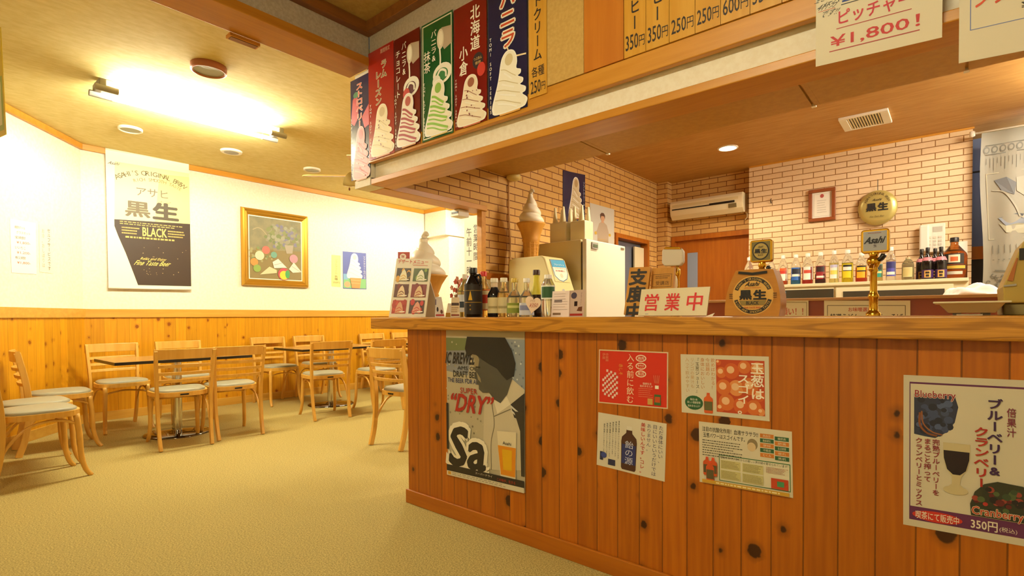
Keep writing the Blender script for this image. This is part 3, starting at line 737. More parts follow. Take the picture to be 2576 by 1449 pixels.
# ------------------------------------------------------------------ posters on the counter front
def front(tl, tr, bl, br, paper, y=1.8785):
    return Sheet(*[at('Y', y, *q) for q in (tl, tr, bl, br)], paper, lift=.00035)
p = front((1122, 831), (1320, 834), (1127, 1193), (1321, 1240), base('poster_grey', '#b3ab92', .35))
p.up(); p.poly([(0, .05), (.35, .05), (.32, .14), (0, .18)], '#6f7a50'); p.poly([(0, .14), (.36, .13), (.3, .30), (0, .28)], '#84888e'); p.poly([(.72, .05), (1, .05), (1, .40), (.8, .3)], '#8a939c')
p.dots(0, .06, .6, .9, 90, .009, ['#8b8570', '#b9b298', '#77715e'], 5)
p.dots(.84, .06, 1, .4, 25, .009, ['#c8ccc8', '#6a7480'], 6)
p.up(); p.text('IC BREWED', 0, .15, .42, .225, '#24211d', .03, .05); p.text('AMS OF', .16, .24, .42, .265, '#24211d', .01); p.text('DRAFT BEER', .10, .275, .46, .315, '#24211d', .02); p.text('THE BEER FOR ALL', .02, .325, .46, .355, '#2a3560', .01)
# shirt
p.up(); p.poly([(.52, .42), (.70, .38), (.86, .30), (1, .36), (1, .86), (.62, .9), (.46, .9), (.5, .7)], '#c2b9a0')
p.up(); p.poly([(.62, .42), (.78, .40), (.84, .46), (.68, .53)], '#dad2ba'); p.curve([(.61, .46), (.64, .6), (.60, .72), (.60, .9)], .006, '#6e6654'); p.curve([(.64, .55), (.84, .49)], .006, '#6e6654')
p.poly([(.84, .46), (1, .38), (1, .56), (.88, .54)], '#2c2b2a'); p.up(); p.line([(.84, .47), (.96, .52)], .012, '#c8c8c0'); p.line([(.85, .5), (.95, .545)], .010, '#c8c8c0')
p.up(); p.poly([(.88, .50), (1, .5), (1, .9), (.96, .9), (.95, .62)], '#333029')
# head in profile
p.up(); p.poly([(.36, .16), (.40, .20), (.38, .25), (.41, .27), (.39, .315), (.43, .325), (.42, .345), (.45, .36), (.45, .385), (.50, .405), (.58, .40), (.64, .44), (.72, .46), (.8, .40), (.86, .30), (.84, .16), (.6, .10), (.42, .12)], '#4b4a42')
p.up(); p.poly([(.36, .16), (.40, .20), (.385, .24), (.44, .25), (.46, .19), (.42, .14)], '#8b8062'); p.poly([(.42, .27), (.47, .31), (.48, .34), (.44, .32)], '#8b8062')
p.up(); p.poly([(.30, .17), (.27, .12), (.30, .04), (.78, .04), (.86, .12), (.90, .2), (.88, .28), (.80, .31), (.74, .28), (.68, .24), (.60, .22), (.50, .19), (.42, .16), (.36, .155)], '#1c1d1b'); p.rect(.41, .235, .47, .245, '#1c1d1b')
p.up(); p.text('SUPER', .2, .385, .43, .42, '#a8281c', .01); p.text('“DRY”', .06, .43, .62, .545, '#a8281c', .03, .08)
p.up(); p.text('Sa', .05, .65, .55, .93, '#e8e0c8', .09, .1); p.up(2); p.text('Sa', .06, .66, .54, .92, '#26231e', .03, .1); p.rect(0, .50, .03, .82, '#26231e')
# glass of beer
p.up(); p.poly([(.68, .64), (.91, .63), (.90, .94), (.72, .94)], '#d8ceb0'); p.up(); p.poly([(.69, .73), (.905, .73), (.895, .915), (.725, .915)], '#d88a14'); p.up(); p.poly([(.74, .75), (.86, .75), (.855, .88), (.755, .88)], '#d8aa10'); p.text('Asahi', .75, .70, .85, .72, '#2c2a28')
p.up(); p.rect(0, .925, 1, .972, '#28251f'); p.up(); p.rect(0, .968, 1, 1, '#cfc7ae'); p.up(); p.text('スーパードライ', .4, .935, .62, .95, '#d8d0b8', 0); p.text('この味が、生きる', .68, .94, .9, .96, '#b8321c', 0)
p.scribble(.08, .972, .95, .995, 2, '#8c8672', .35, 2); p.rect(.02, .972, .06, .992, '#c89a30')
tag(p.build('beer_poster'), 'tall grey beer poster of a dark-haired man in a white shirt with a beer glass', 'poster')
p = front((1507, 879), (1681, 886), (1505, 1013), (1680, 1029), ink('#d8c8a4'))
p.up(); p.rect(.015, .02, .985, .98, '#cc2a10')
p.up(); p.vtext('入る前に飲む', .48, .05, .96, .11, '#ecd9b0', 0)
for i, w in enumerate((.13, .27, .41)):
    p.L = 2; p.ell(.63, w, .075, .062, '#f0e6cc'); p.up(); p.ell(.63, w, .062, .046, '#cc3a1c'); p.up(); p.text(['焼肉', 'サウナ', '風呂'][i], .585, w-.03, .675, w+.03, '#f0e6cc', 0)
p.L = 2
for i in range(8):
    for j in range(10):
        x, y = .06+i*.03+(j % 2)*.0, .34+j*.05+i*.012
        if (i+j) % 2 == 0 and abs(x-.19)/.15+abs(y-.62)/.34 < 1.25: p.rect(x, y, x+.03, y+.045, '#e0c8c0')
p.text('赤しそ', .31, .25, .37, .45, '#d8a040', 0, 0, 1); p.vtext('伊藤', .08, .06, .18, .05, '#d88a60', 0); p.vtext('赤紫蘇', .13, .06, .22, .05, '#d88a60', 0)
p.scribble(.60, .66, .80, .84, 5, '#e09068', .25, 4); p.text('健康生活', .66, .56, .78, .60, '#f0e0c0', 0); p.text('始めませんか', .62, .605, .80, .645, '#f0e0c0', 0)
p.up(); p.rect(.82, .76, .91, .95, '#3c6a34'); p.up(); p.rect(.83, .8, .90, .9, '#c04a20'); p.rect(.73, .84, .80, .95, '#c8a050'); p.rect(.83, .6, .88, .66, '#ece4d0')
for i in range(4): p.curve([(.81+i*.025, .42), (.82+i*.02, .5), (.83+i*.015, .56)], .006, '#d89a70')
tag(p.build('small_poster'), 'red poster with vertical white lettering, upper left of the four on the counter', 'poster', 'small posters on the counter front')
p = front((1712, 891), (1934, 897), (1715, 1037), (1936, 1060), ink('#cfc8b0'))
p.up(); p.rect(.425, .07, .955, .93, '#b8431c')
r = random.Random(4); q0 = p.L
for x, y, rr in ((.46, .28, .06), (.6, .25, .085), (.74, .18, .07), (.88, .2, .07), (.5, .52, .085), (.65, .52, .085), (.8, .48, .09), (.9, .62, .06), (.54, .76, .09), (.70, .8, .085), (.84, .82, .08), (.46, .88, .045), (.93, .88, .04), (.44, .12, .03)):
    p.L = q0+1+r.random(); x = min(max(x, .425+rr), .955-rr); y = min(max(y, .07+rr*1.5), .93-rr*1.5); p.ell(x, y, rr, rr*1.52, r.choice(['#cc6a2c', '#c85a24', '#d88a4a'])); p.L += .3; p.ell(x-.01, y-.02, rr*.5, rr*.7, '#e4b88a')
p.L = q0+3; p.vtext('玉葱は', .88, .09, .69, .15, '#f2ead6', .02); p.vtext('スゴイ。', .73, .28, .94, .14, '#f2ead6', .02)
p.L = 1; 
for i, (t_, c) in enumerate((('飲めばわかる！', '#c8844a'), ('今話題の', '#c8844a'), ('身体においしい', '#c8844a'), ('『玉葱ジュース』。', '#4a4630'), ('リンゴの果汁も', '#c8a070'), ('入って飲みやすい。', '#c8a070'))):
    p.vtext(t_, .39-i*.062, .05, .05+.075*len(t_), .05, c, 0)
p.up(); p.ell(.155, .815, .11, .12, '#1f5a34'); p.up(); p.text('毎日1本', .11, .74, .2, .78, '#e8e4d0', 0); p.text('新しい健康習慣', .075, .79, .235, .83, '#e8e4d0', 0); p.text('始めませんか？', .08, .85, .23, .89, '#e8e4d0', 0)
def bottle_pic(p, u0, w0, u1, w1, body, lab, cap):
    X = lambda a, b: (u0+(u1-u0)*a, w0+(w1-w0)*b)
    p.up(); p.poly([X(*q) for q in ((.32, .08), (.68, .08), (.7, .16), (.96, .26), (1, .36), (.97, .96), (.9, 1), (.1, 1), (.03, .96), (0, .36), (.04, .26), (.3, .16))], body)
    p.poly([X(.34, 0), X(.66, 0), X(.66, .09), X(.34, .09)], cap); p.up(); p.poly([X(.06, .42), X(.94, .42), X(.94, .86), X(.06, .86)], lab)
bottle_pic(p, .275, .63, .385, .97, '#cf5a20', '#5a5a34', '#c84a20')
tag(p.build('small_poster'), 'poster with a photo of onions under white lettering, upper right of the four', 'poster', 'small posters on the counter front')
p = front((1505, 1037), (1677, 1066), (1501, 1169), (1672, 1212), ink('#d2cbb5'))
for i, (t_, c, b_) in enumerate((('ただ身体にいい、', '#3a3a58', 0), ('目にいいというだけでは', '#3a3a58', 0), ('ありません。', '#5a5a70', 0), ('美味しいんです。コレ。', '#b8261c', .015))):
    p.L = 1; p.vtext(t_, .93-i*.083, .05, .05+.082*len(t_), .068, c, b_)
for i in range(6): p.vtext('青魚が健康にいいと言われています', .33-i*.045, .09+i*.02, .80-.03*(i % 3), .026, '#3c3a34', 0)
bottle_pic(p, .37, .16, .60, .96, '#4a2a1c', '#28306a', '#d8d2c0')
p.up(); p.vtext('飴の源', .49, .42, .86, .13, '#c8cce0', 0); p.rect(.18, .83, .29, .94, '#24284a'); p.rect(.05, .72, .10, .88, '#24284a'); p.ell(.11, .78, .045, .055, '#3a488c')
tag(p.build('small_poster'), 'white poster with a dark juice bottle and red vertical lettering, lower left of the four', 'poster', 'small posters on the counter front')
p = front((1758, 1060), (1992, 1086), (1760, 1212), (1995, 1253), ink('#d0c8ae'))
p.up(); p.text('注目の抗酸化作用！血液サラサラ!!', .04, .07, .66, .15, '#2e2a20', .01); p.text('玉葱パワーはスゴイんです。', .05, .17, .52, .245, '#2e2a20', .01)
p.scribble(.04, .28, .50, .56, 7, '#5a5444', .35, 8)
for i in range(5):
    for j in range(2): p.L = 1; p.rect(.68+j*.15, .08+i*.075+j*.02, .82+j*.15, .142+i*.075+j*.02, '#c8782c' if (i+j) % 2 == 0 else '#2a5c38'); p.up(); p.text(['高血圧', '糖尿病', '動脈硬化', '肥満', '便秘', '生活習慣', '不眠症', '疲れ', 'むくみ', '美肌'][i*2+j], .71+j*.15, .092+i*.075+j*.02, .79+j*.15, .13+i*.075+j*.02, '#d8d0b0', 0)
p.L = 1; p.ell(.60, .27, .055, .09, '#8a7a5a'); p.up(); p.ell(.59, .31, .045, .07, '#d0b890')
p.L = 1; p.rect(.23, .50, .98, .92, '#2f6a3c'); p.up(); p.rect(.238, .513, .972, .908, '#d8d2b6'); p.up(); p.text('愛飲されている方からの嬉しい声が続々寄せられています！', .25, .52, .96, .56, '#22301c', 0)
for i in range(2):
    for j in range(2): p.rect(.25+j*.24, .58+i*.16, .47+j*.24, .72+i*.16, '#c4bc80'); p.up(.5); p.scribble(.26+j*.24, .59+i*.16, .46+j*.24, .71+i*.16, 6, '#7a6a44', .35, 20+i*2+j); p.up(-.5)
p.scribble(.74, .58, .96, .68, 5, '#a05a40', .35, 31)
p.up(); p.rect(.79, .74, .96, .9, '#b8401c'); p.up(); p.rect(.85, .78, .92, .86, '#3f8a5a')
for x in (.05, .12, .085): bottle_pic(p, x, .56 if x != .085 else .62, x+.095, .86 if x != .085 else .96, '#c8501c', '#5a5030', '#d8482a')
p.up(); p.rect(.04, .93, .97, .985, '#c89a30'); p.up(); p.scribble(.2, .94, .95, .975, 1, '#e8d8a0', .6, 12)
tag(p.build('small_poster'), 'white poster dense with text, green box and orange bottles, lower right of the four', 'poster', 'small posters on the counter front')
p = front((2273, 943), (2760, 965), (2272, 1319), (2760, 1408), ink('#c6bea6'))
p.up(); p.rect(.037, .043, .965, .955, '#5c2450'); p.up(); p.rect(.043, .055, .957, .865, '#cbc3aa')
p.up(); p.poly([(.065, .12), (.30, .12), (.32, .19), (.30, .29), (.25, .36), (.19, .40), (.13, .395), (.065, .385)], '#2a3048')
p.dots(.09, .15, .29, .37, 60, .022, ['#3a4668', '#28304c', '#4a587c', '#1c2236'], 9, lambda u, w: (u-.17)**2/.12**2+(w-.25)**2/.13**2 < 1)
p.up(); p.curve([(.10, .24), (.10, .32), (.14, .37), (.2, .385)], .012, '#7a4424'); p.curve([(.11, .23), (.12, .31), (.17, .36), (.23, .375)], .008, '#8a5430')
p.up(); p.text('Blueberry', .07, .095, .305, .155, '#ddd4bc', .05); p.up(); p.text('Blueberry', .07, .095, .305, .155, '#8c1c30', .012)
for i, t_ in enumerate(('完熟ブルーベリーを', 'まるごと搾って', 'クランベリーとミックス')): p.vtext(t_, .195-i*.05, .405, .405+.041*len(t_), .046, '#8c2438', .015)
p.poly([(.235, .42), (.385, .42), (.385, .50), (.37, .58), (.335, .635), (.33, .68), (.37, .72), (.24, .72), (.285, .68), (.285, .635), (.25, .58), (.235, .50)], '#c2b48a'); p.ell(.305, .72, .07, .028, '#c2b48a')
p.up(); p.poly([(.238, .47), (.382, .47), (.38, .52), (.362, .59), (.33, .62), (.29, .62), (.258, .59), (.24, .52)], '#1c0e16')
p.up(); p.vtext('ブルーベリー&', .515, .12, .60, .085, '#3a1c48', .03); p.vtext('クランベリー', .445, .30, .68, .085, '#a8281c', .03); p.vtext('倍果汁', .60, .17, .35, .05, '#7a2440', .01)
p.poly([(.39, .86), (.385, .79), (.41, .71), (.46, .655), (.53, .63), (.66, .64), (.7, .70), (.7, .86)], '#2c3020'); p.up()
p.dots(.41, .67, .68, .84, 40, .02, ['#5a1c1c', '#35452c', '#a82c24', '#1c1c1c', '#4a5a34', '#8c3a2c'], 11, lambda u, w: w > .72 or u > .47)
p.up(2); p.text('Cranberry', .395, .80, .66, .865, '#d8cdb0', .05); p.up(); p.text('Cranberry', .395, .80, .66, .865, '#b03a18', .012)
p.L = 2; p.ell(.20, .915, .145, .035, '#c02a1c'); p.up(); p.text('喫茶にて販売中', .075, .89, .325, .94, '#e0d8c0', .01); p.text('350円', .39, .885, .53, .945, '#ddd4bc', .02); p.text('(税込)', .54, .905, .63, .94, '#ddd4bc', 0)
tag(p.build('juice_poster'), 'large blueberry and cranberry juice poster with purple border at the right edge', 'poster')

# ------------------------------------------------------------------ on the dining walls
def wallb(tl, tr, bl, br, paper, x=XB+.003, thick=.0012): return Sheet(*[at('X', x, *q) for q in (tl, tr, bl, br)], paper, thick, lift=.0008)
t = thing('beer_banner', 'long hanging banner with black beer picture on the cream wall under the lights', 'banner', at('X', XB+.03, 273, 725))
p = wallb((265, 374), (475, 411), (273, 724), (481, 728), ink('#f2ead6'), XB+.034)
p.up(); p.poly([(.10, .08), (1, .08), (1, .50), (.08, .52), (.09, .3)], '#efe2b0'); p.up(); p.poly([(.62, .12), (1, .11), (1, .49), (.55, .5)], '#eddc92')
p.poly([(.08, .50), (1, .48), (1, .975), (.335, .975), (.2, .74), (.12, .62), (.08, .55)], '#38281c'); p.up()
p.text('Asahi', .03, .085, .15, .105, '#5a5040', .01, .2)
p.arc("ASAHI'S ORIGINAL BREW", .52, .315, .55, 139, 41, .072, '#6a5a34', .012, rw=.185); p.arc('RICH SMOOTH TASTE', .56, .335, .48, 122, 46, .048, '#8a7a4a', 0, rw=.16)
p.text('アサヒ', .34, .245, .72, .305, '#7c705a', .01); p.text('ナマ', .6, .325, .76, .345, '#8a7c60', 0)
p.text('黒', .21, .355, .49, .465, '#6e6248', .03); p.text('生', .54, .345, .84, .465, '#4e4432', .05)
p.scribble(.14, .505, .95, .535, 2, '#c8b060', .4, 3); p.scribble(.16, .545, .37, .605, 3, '#c8b060', .45, 4); p.scribble(.71, .545, .95, .605, 3, '#c8b060', .45, 5); p.scribble(.2, .61, .9, .635, 1, '#c8b060', .5, 6)
p.text('BLACK', .40, .54, .695, .605, '#e8d070', .02); p.text('Relax and Enjoy', .37, .765, .68, .79, '#e8d070', .005, .1); p.text('Fine Taste Beer', .31, .79, .735, .825, '#e8d070', .01, .1)
p.dots(.35, .68, .95, .9, 30, .005, ['#b8a070'], 8)
p.build('printed_cloth', t).matrix_parent_inverse = Matrix.Translation(-t.location)
for w in ((265, 374, 475, 411), (273, 724, 481, 728)):
    a, b = at('X', XB+.034, w[0], w[1]), at('X', XB+.034, w[2], w[3])
    o = MB().tube([a, b], .009, WHITEP, 8).build('hanging_rod', t); o.matrix_parent_inverse = Matrix.Translation(-t.location)
# framed still life
c = [at('X', XB+.02, *q) for q in ((605, 518), (774, 545), (609, 718), (775, 724))]
y0, y1, z0, z1 = (c[0].y+c[2].y)/2, (c[1].y+c[3].y)/2, (c[2].z+c[3].z)/2, (c[0].z+c[1].z)/2
t = thing('framed_painting', 'gold framed still-life painting of balls, paper planes and a leafy plant', 'painting', (XB, (y0+y1)/2, z0))
I4 = Matrix.Translation(-t.location)
fw = .085
m = MB()
prof = [(0, .012), (.012, .045), (.03, .05), (.045, .036), (.06, .04), (.075, .026), (fw, .02)]
cor = [(y0, z0, 1, 1), (y1, z0, -1, 1), (y1, z1, -1, -1), (y0, z1, 1, -1)]
vs = [(XB+h, y+sy*d, z+sz*d) for y, z, sy, sz in cor for d, h in prof]; k = len(prof)
m.add(vs, [(i*k+j, i*k+j+1, ((i+1) % 4)*k+j+1, ((i+1) % 4)*k+j) for i in range(4) for j in range(k-1)], base('gilt_frame', '#c89a3a', .3, .75))
m.box(XB+.002, XB+.013, y0+.001, y1-.001, z0+.001, z1-.001, BLACK)
m.build('frame', t).matrix_parent_inverse = I4
g = fw-.008
MB().box(XB+.013, XB+.018, y0+g, y1-g, z0+g, z1-g, ink('#f2ecdc')).build('mount', t).matrix_parent_inverse = I4
g = fw+.012; x = XB+.021
p = Sheet((x, y0+g, z1-g), (x, y1-g, z1-g), (x, y0+g, z0+g), (x, y1-g, z0+g), speckle_mat('canvas_grey', '#8e8768', '#7d7a62', 9, .7, .1), .002, lift=.0006)
p.up(); p.poly([(0, .55), (1, .5), (1, 1), (0, 1)], '#86764a'); p.up()
p.curve([(.06, .22), (.15, .18), (.23, .2), (.32, .28)], .012, '#a89878')
p.dots(.28, .1, .95, .48, 130, .035, ['#7f8556', '#717c4e', '#8d8a74', '#77748a', '#96957e'], 12, lambda u, w: (u-.65)**2/.36**2+(w-.28)**2/.22**2 < 1)
p.up(); p.poly([(.66, .42), (.84, .41), (.82, .55), (.70, .56)], '#a09684'); p.up(); p.dots(.0, .5, .55, .72, 40, .025, ['#7a8a5a', '#8a7a44', '#9a9468'], 14)
for u, w, r_, cc in ((.30, .53, .075, '#c06a5c'), (.18, .63, .085, '#c8c6a8'), (.45, .60, .06, '#6a9a88'), (.08, .74, .07, '#cc8a44'), (.13, .84, .07, '#86a04e'), (.84, .64, .085, '#b88a94')): p.up(.5); p.ell(u, w, r_, r_*p.W/p.H, cc)
p.up(); p.poly([(.42, .72), (.53, .66), (.70, .80), (.45, .82)], '#ded8cc'); p.poly([(.18, .94), (.36, .80), (.50, .85), (.50, .90)], '#d4c49a'); p.poly([(.74, .82), (.84, .70), (1, .86), (.82, .88)], '#e2d6c4')
p.up(); p.line([(.45, .77), (.62, .72)], .006, '#8a8078'); p.line([(.8, .77), (.98, .86)], .006, '#8a8078')
p.ell(.64, .91, .115, .115*p.W/p.H, '#c84a5a'); p.up(.5); p.ell(.64, .93, .085, .085*p.W/p.H, '#dcc83a'); p.up(.5); p.ell(.71, .91, .045, .07, '#4a9a5a')
p.build('canvas', t).matrix_parent_inverse = I4
p = wallb((862, 632), (921, 637), (863, 726), (922, 728), ink('#5a64a8'))
p.up(); p.rect(.02, .72, .98, .98, '#7fb47c'); p.rect(.02, .6, .2, .75, '#7aa8cc'); p.up(); p.ell(.18, .88, .13, .08, '#d8a078')
softserve(p, .2, .05, .78, .70, '#f4f0e4', '#e2d8c0', None, '#d0945c'); p.up(); p.poly([(.28, .70), (.76, .70), (.70, .98), (.36, .98)], '#cf9058'); p.up(); p.line([(.3, .76), (.74, .77)], .012, '#e0b080'); p.line([(.32, .84), (.72, .85)], .012, '#e0b080')
p.vtext('ソフトクリームバニラ', .90, .08, .72, .1, '#f0ece0', .0)
tag(p.build('softserve_poster'), 'small blue soft-serve poster on the far cream wall beside yellow slip', 'poster')
p = wallb((834, 641), (857, 643), (834, 720), (857, 722), ink('#e8dc8a')); p.up(); p.vtext('ソフトクリーム', .5, .12, .6, .3, '#8a8450', 0); p.vtext('各種', .5, .64, .8, .4, '#3a3a24', 0); p.text('250円', .15, .84, .85, .9, '#4a4a30', 0)
tag(p.build('price_slip'), 'narrow yellow price slip left of the small blue soft-serve poster', 'sign')
def walla(tl, tr, bl, br, paper): return Sheet(*[atp(CA+NA*.003, NA, *q) for q in (tl, tr, bl, br)], paper, lift=.0006)
p = walla((25, 550), (90, 561), (29, 686), (92, 690), ink('#f6f0e4')); p.up()
for i, (t_, c) in enumerate((('焼酎ボトル', '#5a4a3a'), ('グラスセット', '#8a6a4a'), ('宝焼酎', '#4a3a30'), ('¥1,800-', '#d0604a'), ('いいちこ', '#6a5a48'), ('¥1,200-', '#d0604a'), ('秩父焼酎', '#4a3a30'), ('¥1,800-', '#c0503a'))):
    p.text(t_, .16+.06*(i % 2), .11+i*.095, .56+.2*(i % 2), .165+i*.095, c, .0)
tag(p.build('price_sheet'), 'white paper price list on the angled wall at the left', 'sign')
p = walla((98, 564), (130, 568), (100, 684), (132, 688), ink('#f0e4cc')); p.up(); p.vtext('セルフサービスです', .75, .06, .95, .26, '#4a3a2c', .0); p.vtext('お冷、おしぼりは', .3, .08, .9, .22, '#c0907a', .0)
tag(p.build('handwritten_note'), 'cream handwritten vertical note right of the white price list', 'sign')

# ------------------------------------------------------------------ things in the kitchen
def rel(o, t):
    o.parent = t; o.matrix_parent_inverse = Matrix.Translation(-t.location); return o
# steel worktable carrying the soft-serve machine
Yn = 3.35
A, B, C2 = at('Y', Yn, 1279, 652), at('Y', Yn, 1368, 642), at('Y', Yn, 1397, 736)
Yf_ = at('X', B.x, 1420, 648).y
zt = .92; sl = (C2.x-B.x)/(C2.z-B.z)
t = thing('worktable', 'steel worktable under the soft-serve machine behind the counter', 'table', (A.x-.1, Yn, 0))
rel(MB().box(A.x-.05, B.x+.22, Yn-.05, Yf_+.02, zt-.04, zt, STEEL).build('tabletop', bevel=.003), t)
for x in (A.x-.02, B.x+.17):
    for y in (Yn, Yf_-.03): rel(MB().box(x, x+.035, y, y+.035, 0, zt-.04, STEEL).build('leg'), t)
MACH = base('machine_cream', '#ddcf94', .35)
t = thing('soft_serve_machine', 'cream soft-serve machine with sloping front and blue sticker below the giant cone', 'machine', (A.x, Yn, zt))
zb = zt+.005; X = lambda z: B.x+sl*(z-B.z)
prof = [(A.x, zb), (X(zb), zb), (X(B.z-.03), B.z-.03), (B.x-.01, B.z-.006), (B.x-.03, B.z), (A.x+.04, B.z), (A.x+.01, B.z-.012), (A.x, B.z-.04)]
rel(MB().prism([(x, Yn, z) for x, z in prof], (0, Yf_-Yn, 0), MACH).build('body', bevel=.012), t)
pn = Vector((1, 0, -sl)).normalized(); pp = Vector((B.x, Yn, B.z))+pn*.003
p = Sheet(*[atp(pp, pn, *q) for q in ((1382, 651), (1420, 655), (1397, 708), (1434, 711))], MACH, .001)
p.up(); sh = [(0, .02), (.97, 0), (1, .62), (.86, .86), (.55, .99), (.3, .94), (.06, .75)]
p.poly(sh, '#3c6a94'); p.up(); p.poly([(.5+(a-.5)*.92, .48+(b-.48)*.94) for a, b in sh], '#ece6d0'); p.up(); p.poly([(.05, .05), (.94, .03), (.96, .34), (.06, .36)], '#3f9cc8')
p.up(); p.text('フレッシュ', .2, .2, .85, .28, '#ece6d0', .01); p.text('ソフトクリーム', .2, .36, .9, .43, '#c04a50', .01); p.text('お気軽に', .2, .48, .85, .55, '#b0403c', .01); p.ell(.52, .72, .1, .1, '#d8cfae')
rel(p.build('sticker', label='blue and white shield sticker'), t)
rel(MB().prism([(X(1.27), Yn+.12, 1.27), (X(1.27)+.006, Yn+.10, 1.258), (X(1.25)+.006, Yn+.12, 1.25)], (0, .02, 0), GREYP).build('lever'), t)
def cone_thing(name, label, loc, r, h, share=.52):
    """giant display cone: wafer with flared cup, three turns of cream ending in a curl"""
    t = thing(name, label, 'display cone', loc)
    WAF = grain_mat('wafer', '#d69c3c', '#c98c30', (0, 0, 1), .6, 18); CR = base('display_cream', '#f1e6cc', .4)
    hc = h*share
    m = MB().lathe([(r*.46, 0), (r*.56, hc*.45), (r*.66, hc*.52), (r*.62, hc*.56), (r*.78, hc*.78), (r*.98, hc*.95), (r*1.06, hc), (r*.98, hc*1.0), (r*.8, hc*.93)], (0, 0, 0), WAF, 32)
    for k in range(12):
        a = 2*PI*k/12
        m.sweep([(math.cos(a)*r*.465, math.sin(a)*r*.465, .004), (math.cos(a)*r*.565, math.sin(a)*r*.565, hc*.45)], rect(.006, .006), WAF, False)
    for k in range(1, 5): m.lathe([(r*(.47+.024*k), hc*.1*k-.003), (r*(.49+.024*k), hc*.1*k), (r*(.47+.024*k), hc*.1*k+.003)], (0, 0, 0), WAF, 32)
    m.build('wafer_cone', t)
    m = MB(); sg, nv, turns = 40, 90, 3.3; vs = []; hz = h-hc
    for j in range(nv+1):
        v = j/nv
        for i in range(sg):
            th = 2*PI*i/sg; ph = (v*turns+th/(2*PI)) % 1.0
            env = .98*(1-max(v, 0)**1.25)**.9+.02; bulge = .80+.20*abs(math.sin(PI*ph))**.7
            lean = r*.10*max(0, v-.8)/.2
            vs.append((r*env*bulge*math.cos(th)+lean*lean/r*3, r*env*bulge*math.sin(th), hc*.97+hz*.93*v))
    m.add(vs, [(j*sg+i, j*sg+(i+1) % sg, (j+1)*sg+(i+1) % sg, (j+1)*sg+i) for j in range(nv) for i in range(sg)], CR, True)
    m.tube(smooth([(0, 0, hc+hz*.58), (-r*.03, 0, hc+hz*.84), (r*.02, 0, hc+hz*.95), (r*.14, 0, h), (r*.25, 0, h-hz*.04), (r*.27, 0, h-hz*.07)], 4), r*.15, CR, 12, [1.5-1.3*i/20 for i in range(21)])
    m.build('cream_swirl', t)
    return t
c = at('Y', Yn+.16, 1336, 637)
ht = at('Y', Yn+.16, 1336, 479).z-B.z
cone_thing('giant_cone', 'giant vanilla soft-serve display cone standing on the cream machine', (c.x, Yn+.16, B.z), .118, ht)
# fridge, door facing into the kitchen
XD = -2.33
f0 = at('X', XD, 1475, 600); f1 = at('X', XD, 1573, 618)
t = thing('refrigerator', 'tall white refrigerator with its door to the right, two cup packs on top', 'refrigerator', (XD, f0.y, 0))
zf = f0.z
rel(MB().box(XW+.04, XD-.055, f0.y, f1.y, .06, zf, base('fridge_side', '#cfc08e', .45)).build('body', bevel=.008), t)
rel(MB().box(XW+.06, XD-.05, f0.y+.012, f1.y-.012, .0, zf-.02, BLACK).build('gasket'), t)
dr = rel(MB().box(XD-.042, XD, f0.y, f1.y, .06, zf, base('fridge_door', '#e2d9c2', .4)).build('door', bevel=.008), t)
h = at('X', XD, 1495, 617); hb = MB().box(XD, XD+.012, h.y-.05, h.y+.045, h.z-.032, h.z+.022, GREYP).box(XD+.012, XD+.016, h.y-.035, h.y+.03, h.z-.018, h.z+.005, base('label_green', '#55664a', .4)).build('badge', dr)
h = at('X', XD, 1565, 626); MB().box(XD, XD+.006, h.y-.03, h.y+.03, h.z-.01, h.z+.008, STEEL).build('name_plate', dr)
for o in dr.children: o.matrix_parent_inverse = Matrix.Identity(4)
# packs of wafer cones: a pack with pointed tips up
CUPM = base('cone_pack_plastic', '#efe4b8', .4, trans=.25)
for (l, r_, b_, tp), lab in (((1393, 1440, 612, 525), 'left of the two pale cone packs with upright tips on top of the refrigerator'), ((1442, 1485, 604, 521), 'right of the two pale cone packs with upright tips on top of the refrigerator')):
    y = f0.y+.16; a, b = at('Y', y, l, 580), at('Y', y, r_, 580); zt2 = at('Y', y, l, tp).z; w = b.x-a.x; cx = (a.x+b.x)/2
    t = thing('cone_pack', lab, 'cone pack', (cx, y, zf+.001), 0, 'cone packs on the refrigerator')
    H = zt2-zf; hb = H*.56
    MB().prism([(-w*.44, -w*.4, 0), (w*.44, -w*.4, 0), (w*.44, w*.4, 0), (-w*.44, w*.4, 0)], (0, 0, hb), CUPM).build('bag', t, .012)
    for i, q in enumerate((-.33, -.12, .11, .33)):
        MB().lathe([(w*.13, hb*.6), (w*.12, hb), (w*.05, H*(.95 if i % 2 else 1)-.005), (.002, H*(.95 if i % 2 else 1))], (q*w, (.1 if i % 2 else -.12)*w, 0), CUPM, 14).build('cone_tip', t)
# posters on the left brick wall
def wallk(tl, tr, bl, br, paper, x=XW+.004): return Sheet(*[at('X', x, *q) for q in (tl, tr, bl, br)], paper, lift=.0008)
p = wallk((1416, 428), (1472, 440), (1416, 566), (1472, 566), gloss('#20264c'))
softserve(p, .28, .10, .86, .84, '#d8c8a0', '#b89a68', None, '#d07a3a'); p.vtext('ソフトクリーム バニラ', .92, .14, .9, .09, '#e4dcc8', 0)
tag(p.build('softserve_poster'), 'navy soft-serve poster on the kitchen brick wall behind the cone packs', 'poster')
p = wallk((1484, 510), (1545, 527), (1484, 615), (1545, 622), base('poster_pale', '#cfcabc', .35))
p.up(); p.poly([(.30, .95), (.28, .62), (.36, .45), (.46, .40), (.56, .40), (.68, .46), (.76, .64), (.74, .95)], '#b8a48c'); p.poly([(.28, .62), (.36, .5), (.4, .62), (.34, .74), (.2, .72)], '#b8a48c')
